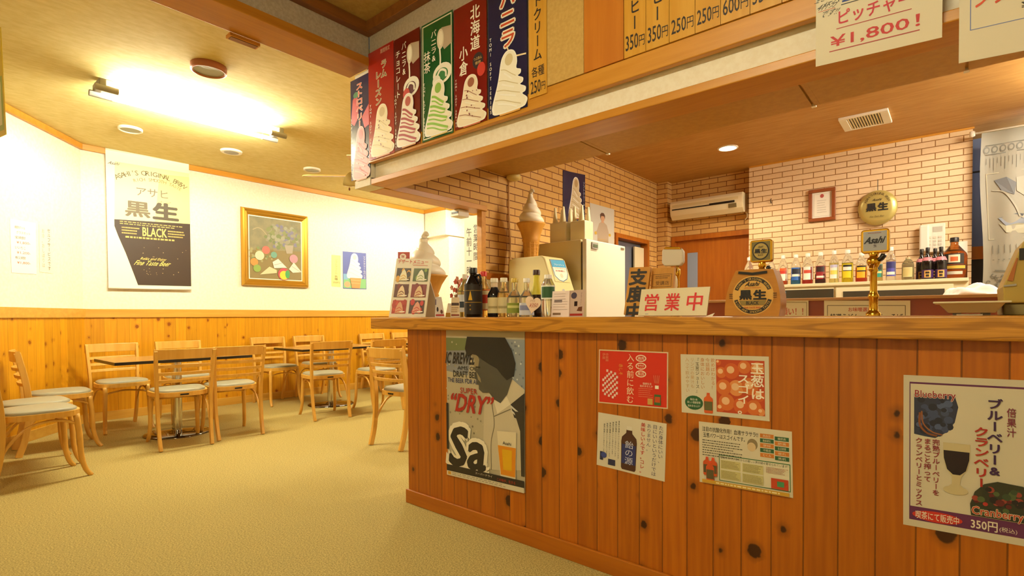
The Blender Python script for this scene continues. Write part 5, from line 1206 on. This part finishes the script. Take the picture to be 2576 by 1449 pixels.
# flowers
c, h = on_counter(2.3, 1152, 700)
t = thing('flower_vase', 'pink artificial flowers in a small pot behind the tan card', 'flowers', c)
MB().lathe([(.02, 0), (.03, .05), (.026, .07)], (0, 0, 0), ink('#8a5a34'), 16).build('pot', t)
r = random.Random(3)
m = MB(); lf = MB(); st = MB()
for i in range(44):
    q = Vector((r.uniform(-.045, .045), r.uniform(-.03, .03), r.uniform(.06, h))); q.x += (q.z-.1)*.25
    for k in range(5):
        a = 2*PI*k/5+i; d = Vector((math.cos(a)*.016, -.005, math.sin(a)*.016)); e = Vector((-math.sin(a)*.009, 0, math.cos(a)*.009))
        m.add([q, q+d*.6+e, q+d*1.1, q+d*.6-e], [(0, 1, 2, 3)], base('petal_pink', '#d86a5c', .6) if i % 3 else base('petal_pale', '#e8a890', .6))
    st.tube([(0, 0, .05), tuple(q*.6+Vector((0, 0, .02))), tuple(q)], .0015, ink('#5a6a2c'), 5)
    if i % 2: lf.add([q*.8, q*.8+Vector((.014, 0, .006)), q*.8+Vector((.022, .004, -.006)), q*.8+Vector((.008, .002, -.010))], [(0, 1, 2, 3)], ink('#6a7a30'))
m.build('blossoms', t, kind='stuff'); lf.build('leaves', t, kind='stuff'); st.build('stems', t, kind='stuff')
# bottles, left to right
GC = 'drinks bottles on the counter'
def cb(px, w, top, y, label, body, liq=None, **k):
    c, h = on_counter(y, px, top); return bottle(c, width_at(y, w, px)/2, h, label, body, liq, group=GC, **k)
cb(1170, 26, 690, 2.2, 'pale yellow bottle with blue-white label left of the black jug bottle', '#e6dca4', '#d8cc8a', lab=[(0, 1, '#d4d8dc'), (.25, .6, '#34404a')], lz=(.12, .52), cap='#e8dcc8', neck=.3, shoulder=.66, fill=.6)
def jug(t, r, h):
    pts = smooth([(r*.45, -r*.2, h*.83), (r*1.05, -r*.1, h*.84), (r*1.12, 0, h*.72), (r*.92, 0, h*.64)], 5)
    MB().tube(pts, r*.15, base('dark_glass_0d0c10', '#0d0c10', .12), 8).build('handle', t)
def jug2(t, r, h):
    jug(t, r, h); fa = math.atan2(CAM.y-t.location.y, CAM.x-t.location.x); D = lambda a, z: ((r*1.02+.002)*math.cos(fa+a), (r*1.02+.002)*math.sin(fa+a), h*z)
    m = MB().add([D(-.55, .34), D(-.1, .34), D(-.33, .52), D(-.28, .52)], [(0, 1, 3, 2)], ink('#d8a81c'))
    for z in (.14, .22): m.add([D(-.40, z), D(-.26, z), D(-.26, z+.03), D(-.40, z+.03)], [(0, 1, 2, 3)], ink('#a8801c'))
    m.build('gold_mark', t)
cb(1191, 33, 674, 2.02, 'black jug-shaped bottle with a gold triangle label and loop handle', '#0d0c10', None, lab=[(0, 1, '#1c1410'), (.38, .41, '#8a6a20'), (.78, .8, '#8a6a20')], lz=(.06, .66), cap='#14120f', neck=.36, shoulder=.68, fill=.4, extra=jug2, trans=False)
cb(1217, 27, 683, 2.15, 'red-capped amber spirit bottle with an orange-bordered label', '#f0dca8', '#e0b45c', lab=[(0, 1, '#c8601c'), (.06, .94, '#e4d4a0'), (.35, .75, '#c8401c')], lz=(.14, .60), cap='#cc2a1c', neck=.36, shoulder=.64, fill=.62)
cb(1244, 26, 700, 2.08, 'small dark blue-black bottle with a cream label and white neck', '#11141c', None, lab=[(0, 1, '#d8cc9c'), (.3, .45, '#a89a6a')], lz=(.10, .50), cap='#e8e0c8', neck=.44, shoulder=.60, fill=.4, trans=False, extra=lambda t, r, h: MB().lathe([(r*.5, h*.74), (r*.46, h*.9)], (0, 0, 0), ink('#d8c0a0'), 18).build('neck_band', t))
cb(1268, 25, 699, 2.08, 'small clear amber-tinged bottle with cream label, right of the dark one', '#ecdcb0', '#dcb870', lab=[(0, 1, '#d8cc9c'), (.3, .45, '#a89a6a')], lz=(.10, .50), cap='#e8e0c8', neck=.44, shoulder=.60, fill=.62)
cb(1295, 31, 700, 2.04, 'clear yellow-capped bottle with a green label', '#e8e4c8', '#ddd6ac', lab=[(0, 1, '#7c8a2c'), (.5, .75, '#c8c878')], lz=(.10, .36), cap='#d0b040', neck=.34, shoulder=.50, fill=.5)
cb(1325, 30, 700, 2.04, 'clear white-capped bottle with pale blue label, right of the green-label one', '#ece8d8', '#dcd6bc', lab=[(0, 1, '#ccd0dc'), (.4, .8, '#7a84b0')], lz=(.05, .36), cap='#eee8dc', neck=.34, shoulder=.50, fill=.5)
cb(1350, 27, 679, 2.13, 'dark bottle with a long yellow-foiled neck behind the heart tag', '#2a140c', None, lab=[(0, 1, '#2c160e')], lz=(.08, .3), cap='#3c1c10', neck=.42, shoulder=.52, fill=.3, trans=False, extra=lambda t, r, h: MB().lathe([(r*1.01, h*.47), (r*.95, h*.52), (r*.66, h*.64), (r*.48, h*.74), (r*.45, h*.9)], (0, 0, 0), ink('#d8c834'), 20).build('neck_foil', t))
cb(1379, 29, 691, 2.05, 'clear plastic bottle with a green and white wrap, right of the heart tag', '#eef0e8', None, lab=[(0, 1, '#e8ece0'), (.1, .9, '#2c5a34')], lz=(.42, .74), cap='#f0ece4', neck=.42, shoulder=.76, fill=.4)
# heart-shaped price tag
y = 1.985; cx_, cz_ = at('Y', y, 1340, 765).x, at('Y', y, 1340, 765).z; hw = width_at(y, 40, 1340)/2
pts = []
for i in range(28):
    a = 2*PI*i/28; x = 16*math.sin(a)**3/16.5; z = (13*math.cos(a)-5*math.cos(2*a)-2*math.cos(3*a)-math.cos(4*a))/16.5; x, z = x*math.cos(.2)+z*math.sin(.2), -x*math.sin(.2)+z*math.cos(.2)
    pts.append((cx_+x*hw, y, cz_+z*hw))
t = thing('heart_tag', 'pale pink heart-shaped price tag leaning on the dark yellow-necked bottle', 'tag', (cx_, y, ZS))
m = MB().prism(pts, (0, .003, 0), ink('#e4cdb4'))
p = Sheet((cx_-hw, y, cz_+hw), (cx_+hw, y, cz_+hw), (cx_-hw, y, cz_-hw), (cx_+hw, y, cz_-hw), ink('#e4cdb4')); p.v, p.f, p.m, p.sm = [], [], [], []
p.up(); p.text('グラス', .34, .28, .66, .40, '#8a5a4c', 0, .1); p.text('¥350', .30, .46, .82, .66, '#a8402c', .0, .2)
rel(m.merge(p).build('heart'), t)
zl = cz_-hw*1.02
rel(MB().tube([(cx_, y+.006, cz_-hw*.2), (cx_, y+.018, ZS+.001)], .002, BLACK, 6).build('stem'), t)
rel(MB().lathe([(.016, 0), (.014, .004), (0, .005)], (cx_, y+.018, ZS), BLACK, 16).build('foot'), t)
# folded leaflet
t = thing('folded_leaflet', 'folded pale pink drinks leaflet standing open in front of the refrigerator', 'leaflet', at('Y', 1.99, 1432, 797)); t.location.z = ZS
def leaf(tl, tr, bl, br, ya, yb):
    B0, B1 = at('Y', ya, *bl), at('Y', yb, *br); B0.z = B1.z = ZS; n = (B1-B0).cross(Vector((0, 0, 1))).normalized(); T0, T1 = atp(B0, n, *tl), atp(B0, n, *tr); return Sheet(T0, T1, B0, B1, ink('#dccac0'), .001, lift=.0005)
p = leaf((1390, 733), (1433, 731), (1386, 797), (1431, 797), 2.02, 1.96); p.up(); p.rect(.15, .34, .6, .44, '#5a4a4a'); p.rect(.1, .84, .55, .93, '#7a5a34'); p.scribble(.12, .08, .9, .78, 7, '#a89488', .18, 6); rel(p.build('left_page'), t)
p = leaf((1433, 731), (1474, 728), (1431, 797), (1468, 797), 1.96, 2.02); p.up(); p.ell(.28, .2, .18, .12, '#54506a'); p.rect(.32, .42, .52, .6, '#2a1418'); p.poly([(.5, .78), (.6, .64), (.85, .62), (.85, .8)], '#7a4a30'); p.rect(.05, .88, .9, .96, '#b8342c'); p.vtext('ブルーベリー', .74, .1, .58, .1, '#8a5a6a', 0); rel(p.build('right_page'), t)
# wooden plaques and the OPEN board
WOODP = grain_mat('plaque_wood', '#c88f38', '#b87e2a', (0, 0, 1), .4)
p = leaning((1584, 673), (1636, 671), (1569, 797), (1622, 797), 2.06, WOODP, .016)
p.up(); p.vtext('支度中', .48, .03, 1.12, .86, '#241c12', .04)
tag(p.build('wooden_plaque'), 'wooden plaque with bold black brush characters behind the white red-lettered board', 'sign')
p = leaning((1640, 675), (1696, 672), (1632, 797), (1688, 797), 2.12, WOODP, .02)
p.up(); p.frame(.07, .14, .93, .42, .008, '#4a3414'); p.text('受講店', .22, .29, .82, .38, '#5a4018', .0); p.scribble(.2, .17, .88, .25, 2, '#5a4018', .35, 3); p.ell(.5, .60, .2, .12, '#6a5020'); p.up(); p.ell(.5, .60, .185, .11, '#c89a4a'); p.up(); p.ell(.5, .6, .1, .05, '#8a6a34')
tag(p.build('wooden_plaque'), 'smaller wooden plaque with a boxed inscription and round seal, right of the brush-lettered plaque', 'sign')
p = leaning((1613.8, 728), (1786.5, 721), (1605, 797), (1777, 797), 1.97, base('board_white', '#dccfa8', .4), .006)
p.up(); 
for i, ch_ in enumerate('営業中'): p.text(ch_, .08+i*.315, .20, .29+i*.315, .82, '#cc1c14', .02)
p.rect(.11, .93, .16, .95, '#8a8ca0')
tag(p.build('open_board'), 'white board with three red characters saying open, leaning on the counter', 'sign')
tag(MB().prism([(at('Y', 1.93, 1776, 790).x, 1.93, ZS), (at('Y', 1.93, 1792, 790).x, 1.93, ZS), (at('Y', 1.93, 1793, 786).x, 1.95, ZS+.012), (at('Y', 1.93, 1780, 790).x, 1.955, ZS+.003)], (0, .0, .0008), ink('#e8dcc0')).build('paper_slip'), 'scrap of white paper at the right foot of the red-lettered board', 'paper')
# barrel-shaped beer emblem
y = 1.98; q = lambda px, py: at('Y', y, px, py)
half = [(1851, 678), (1838, 706), (1829, 733), (1824, 764), (1823, 791)]; right = [(1959, 792), (1963, 764), (1962, 736), (1955, 704), (1945, 674)]
top = [(1930, 673), (1898, 674), (1868, 676)]
outl = smooth([(*map(float, v), 0) for v in half], 4)+smooth([(*map(float, v), 0) for v in right], 4)+[Vector((*v, 0)) for v in top]
P3 = [q(v.x, v.y) for v in outl]; dz = ZS-min(v.z for v in P3)
for v in P3: v.z += dz
t = thing('beer_emblem', 'barrel-shaped wooden beer emblem with round black and gold label on the counter', 'sign', (q(1893, 790).x, y, ZS))
EW = grain_mat('emblem_wood', '#c08432', '#b47826', (1, 0, 0), .3)
m = MB().prism(P3[::-1], (0, .085, 0), EW)
l, r_, tz = q(1840, 700).x, q(1948, 700).x, 0
cxm = q(1893.5, 740); R_ = (q(1946, 740).x-q(1842, 740).x)/2; cxm.z += dz
p = Sheet((cxm.x-R_, y, cxm.z+R_), (cxm.x+R_, y, cxm.z+R_), (cxm.x-R_, y, cxm.z-R_), (cxm.x+R_, y, cxm.z-R_), EW, lift=.0008); p.v, p.f, p.m, p.sm = [], [], [], []
p.L = 1; p.ell(.5, .5, .5, .5, '#d8a850', 48); p.up()
for a0_, a1_ in ((20, 160), (195, 345)):
    n = 26; A_ = [math.radians(a0_+(a1_-a0_)*i/n) for i in range(n+1)]
    p.add([p.p(.5+.47*math.cos(a), .5-.47*math.sin(a)) for a in A_]+[p.p(.5+.38*math.cos(a), .5-.38*math.sin(a)) for a in A_], [(i, i+1, n+2+i, n+1+i)[::-1] for i in range(n)], ink('#241c12'))
p.up(); p.arc("ASAHI'S ORIGINAL BREW", .5, .5, .425, 156, 24, .0105, '#d8b45a', .0); p.arc('RICH AND SMOOTH TASTE', .5, .5, .425, 200, 340, .0105, '#d8b45a', .0)
p.text('Asahi', .34, .15, .66, .26, '#1c160e', .02, .2); p.text('Special Selection', .30, .28, .70, .33, '#b8401c', 0, .1)
p.text('黒', .19, .37, .47, .60, '#16120c', .05); p.text('生', .53, .37, .82, .60, '#16120c', .05)
p.poly([(.17, .63), (.83, .63), (.78, .75), (.22, .75)], '#8a7434'); p.up(); p.text('BLACK', .35, .65, .65, .735, '#16120c', .02); p.text('FINE TASTE BEER', .3, .79, .7, .83, '#b8401c', .01); p.text('Asahi', .44, .86, .56, .89, '#3a2c14', 0)
for s_ in (-1, 1):
    for i in range(3): p.rect(.5+s_*.53-.045, .45+i*.05, .5+s_*.53+.045, .465+i*.05, '#3a2c14')
rel(m.merge(p).build('barrel_board', bevel=0), t)
a, b = q(1858, 683), q(1930, 681); MB_ = MB().sweep([Vector((a.x, y-.002, a.z+dz)), Vector(((a.x+b.x)/2, y-.002, a.z+dz-.007)), Vector((b.x, y-.002, b.z+dz))], rect(.004, .009), BLACK, False)
rel(MB_.build('hand_slot'), t)
# beer taps
def tower(px, y, base_top, med, label, face, bt=795):
    c, hh = on_counter(y, px, base_top); t = thing('beer_tap', label, 'beer tap', c, 0)
    MB().lathe([(.022, 0), (.022, .008), (.016, .014), (.013, .02), (.013, .055), (.016, .06), (.016, .068), (.0125, .074), (.0105, .082), (.0098, hh*.70), (.013, hh*.74), (.0105, hh*.77), (.017, hh*.83), (.021, hh*.88), (.018, hh*.93), (.010, hh*.97), (.010, hh)], (0, 0, 0), GOLD, 28).build('column', t)
    a = smooth([(0, -.02, hh*.80), (0, -.055, hh*.80), (0, -.07, hh*.72)], 4); MB().tube(a, .007, GOLD, 10).build('spout', t)
    MB().sweep([(.0, .0, hh*.86), (.022, -.012, hh*.92), (.03, -.02, hh*.98)], rect(.012, .012), BLACK).build('tap_handle', t)
    x0_, x1_ = at('Y', y, med[0], med[1]).x-c.x, at('Y', y, med[2], med[1]).x-c.x; z1_, z0_ = at('Y', y, px, med[1]).z-c.z, at('Y', y, px, med[3]).z-c.z
    def rr(x0, x1, z0, z1, k, yy, n=5):
        out = []
        for cx, cz, s in ((x1-k, z1-k, 0), (x0+k, z1-k, 1), (x0+k, z0+k, 2), (x1-k, z0+k, 3)):
            for i in range(n+1): a = PI/2*(s+i/n); out.append((cx+k*math.cos(a), yy, cz+k*math.sin(a)))
        return out
    w = x1_-x0_
    MB().prism(rr(x0_, x1_, z0_, z1_, w*.13, -.014), (0, .028, 0), GOLD).build('badge_frame', t, .003)
    f = .09*w
    if face:
        p = Sheet((x0_+f, -.0155, z1_-f), (x1_-f, -.0155, z1_-f), (x0_+f, -.0155, z0_+f), (x1_-f, -.0155, z0_+f), base(*face[0]), .002); face[1](p); p.build('badge', t)
    MB().lathe([(.012, hh-.006), (.016, hh+.004), (.01, z0_+.004)], (0, 0, 0), GOLD, 16).build('badge_neck', t)
    return t
def f1(p):
    p.up(); p.ell(.5, .5, .46, .48, '#241e14', 36); p.up(); p.ell(.5, .5, .39, .41, '#b09a50', 36); p.up(); p.text('黒', .17, .40, .47, .62, '#16120c', .05); p.text('生', .53, .40, .83, .62, '#16120c', .05); p.text('Asahi', .36, .22, .64, .33, '#241c10', .01, .2); p.text('BLACK', .36, .68, .64, .77, '#3a2a14', .01)
def f2(p):
    p.up(); p.text('Asahi', .10, .30, .90, .62, '#14141a', .04, .15); p.text('生', .44, .68, .58, .82, '#3a2028', .02); p.scribble(.2, .06, .8, .12, 1, '#8a4a50', .6, 3)
tower(1917, 2.22, 670, (1889, 604, 1945, 660), 'gold beer tap with dark round badge, standing behind the barrel emblem', (('badge_bronze', '#7c7044', .3, .6), f1))
tower(2197, 2.12, 640, (2167, 578, 2239, 637), 'tall gold beer tap with silver badge in the middle of the counter', (('badge_silver', '#9a9a9c', .3, .6), f2))
# third tap seen from behind
y = 2.5; c, hh = on_counter(2.36, 1703, 672); y = 2.36
t = thing('beer_tap', 'third beer tap with blank pale grey badge behind the wooden plaques', 'beer tap', c)
MB().lathe([(.022, 0), (.014, .02), (.012, hh*.8), (.018, hh*.86), (.015, hh*.95), (.008, hh)], (0, 0, 0), GOLD, 24).build('column', t)
a = lambda px, py: at('Y', y, px, py)-c
k = [a(1668, 630), a(1676, 623), a(1713, 623), a(1721, 632), a(1721, 660), a(1713, 669), a(1674, 670), a(1667, 662)]
MB().prism([(v.x, -.014, v.z) for v in k], (0, .028, 0), base('badge_blank', '#cfc8b4', .4)).build('badge', t, .006)
k2 = [a(1672, 628), a(1678, 621.5), a(1712, 621.5), a(1717, 628)]
MB().prism([(v.x, -.018, v.z) for v in k2], (0, .036, 0), GOLD).build('badge_rim', t, .003)
MB().tube(smooth([a(1706, 672)+Vector((0, -.01, 0)), a(1709, 684)+Vector((0, -.035, 0)), a(1708, 694)+Vector((0, -.04, 0))], 4), .008, GOLD, 8).build('spout', t)
MB().lathe([(.004, 0), (.011, -.02), (.012, -.05), (.007, -.068), (0, -.07)], a(1707, 693)+Vector((0, -.04, 0)), base('ivory', '#e8dcb8', .3), 14).build('handle_knob', t)
# weighing tray on the right
y = 2.14; a = lambda px, py, yy=None: at('Y', yy or y, px, py)
L, Rr = a(2362, 770), a(2524, 770); zr = a(2440, 764).z; zb2 = a(2440, 787).z; bl, br = a(2386, 787), a(2501, 787)
t = thing('weighing_tray', 'shallow white flared tray on low feet at the right end of the counter', 'tray', ((L.x+Rr.x)/2, y, ZS))
D0, D1 = .10, .07; ins = .008
o_ = [(L.x, y-D0, zr), (Rr.x, y-D0, zr), (Rr.x, y+D0, zr), (L.x, y+D0, zr)]; b_ = [(bl.x, y-D1, zb2), (br.x, y-D1, zb2), (br.x, y+D1, zb2), (bl.x, y+D1, zb2)]
sh_ = lambda P, k: [(x+(k if i in (0, 3) else -k), yy+(k if i < 2 else -k), z) for i, (x, yy, z) in enumerate(P)]
up_ = lambda P, k: [(x, yy, z+k) for x, yy, z in P]
vs = b_+o_+up_(sh_(o_, -.012), .0)+up_(sh_(o_, -.012), .006)+up_(sh_(o_, .006), .004)+up_(sh_(b_, .006), .006)
f_ = [(0, 3, 2, 1)]+[(j*4+i, j*4+(i+1) % 4, (j+1)*4+(i+1) % 4, (j+1)*4+i) for j in range(5) for i in range(4)]+[(20, 21, 22, 23)]
rel(MB().add(vs, f_, base('tray_white', '#d8cba0', .35)).build('pan', bevel=.002), t)
for x in (bl.x+.02, br.x-.02):
    for dy in (-.04, .04): rel(MB().box(x-.01, x+.01, y+dy-.01, y+dy+.01, ZS, zb2, GREYP).build('foot'), t)
rel(MB().box(a(2406, 792).x, a(2470, 792).x, y-.06, y+.05, ZS, zb2-.003, WHITEP).build('base'), t)
# cash register at the right edge
y = 2.12; a = lambda px, py: at('Y', y, px, py)
RG = base('register_tan', '#b09440', .4); RO = base('register_dark', '#4a4430', .4)
t = thing('cash_register', 'tan cash register with dark display at the right edge of the counter', 'cash register', (a(2524, 797).x, y, ZS))
xe = a(2524, 797).x+.34
z763 = a(2524, 763).z
rel(MB().box(a(2524, 797).x, xe, y, y+.30, ZS, z763, base('drawer_olive', '#8a7c48', .4)).build('cash_drawer', bevel=.004), t)
pr2 = [(a(2525, 761).x, z763), (a(2522, 722).x, a(2522, 722).z), (a(2531, 702).x, a(2531, 702).z), (a(2560, 636).x, a(2560, 636).z), (a(2576, 600).x, a(2576, 604).z), (xe, a(2576, 604).z), (xe, z763)]
rel(MB().prism([(x, y-.01, z) for x, z in pr2][::-1], (0, .28, 0), RG).build('body', bevel=.004), t)
rel(MB().box(a(2563, 640).x, xe-.06, y-.014, y-.009, a(2563, 655).z, a(2563, 626).z, BLACK).build('display'), t)
k = [a(2533, 706), a(2556, 650), a(2560, 650), a(2548, 708)]
rel(MB().prism([(v.x, y-.013, v.z) for v in k], (0, .004, 0), base('register_amber', '#a8642c', .3)).build('side_window'), t)
k = [a(2524, 722), a(2524, 718), a(2556, 714), a(2556, 719)]
rel(MB().prism([(v.x, y-.014, v.z) for v in k], (0, .005, 0), GREYP).build('trim_strip'), t)
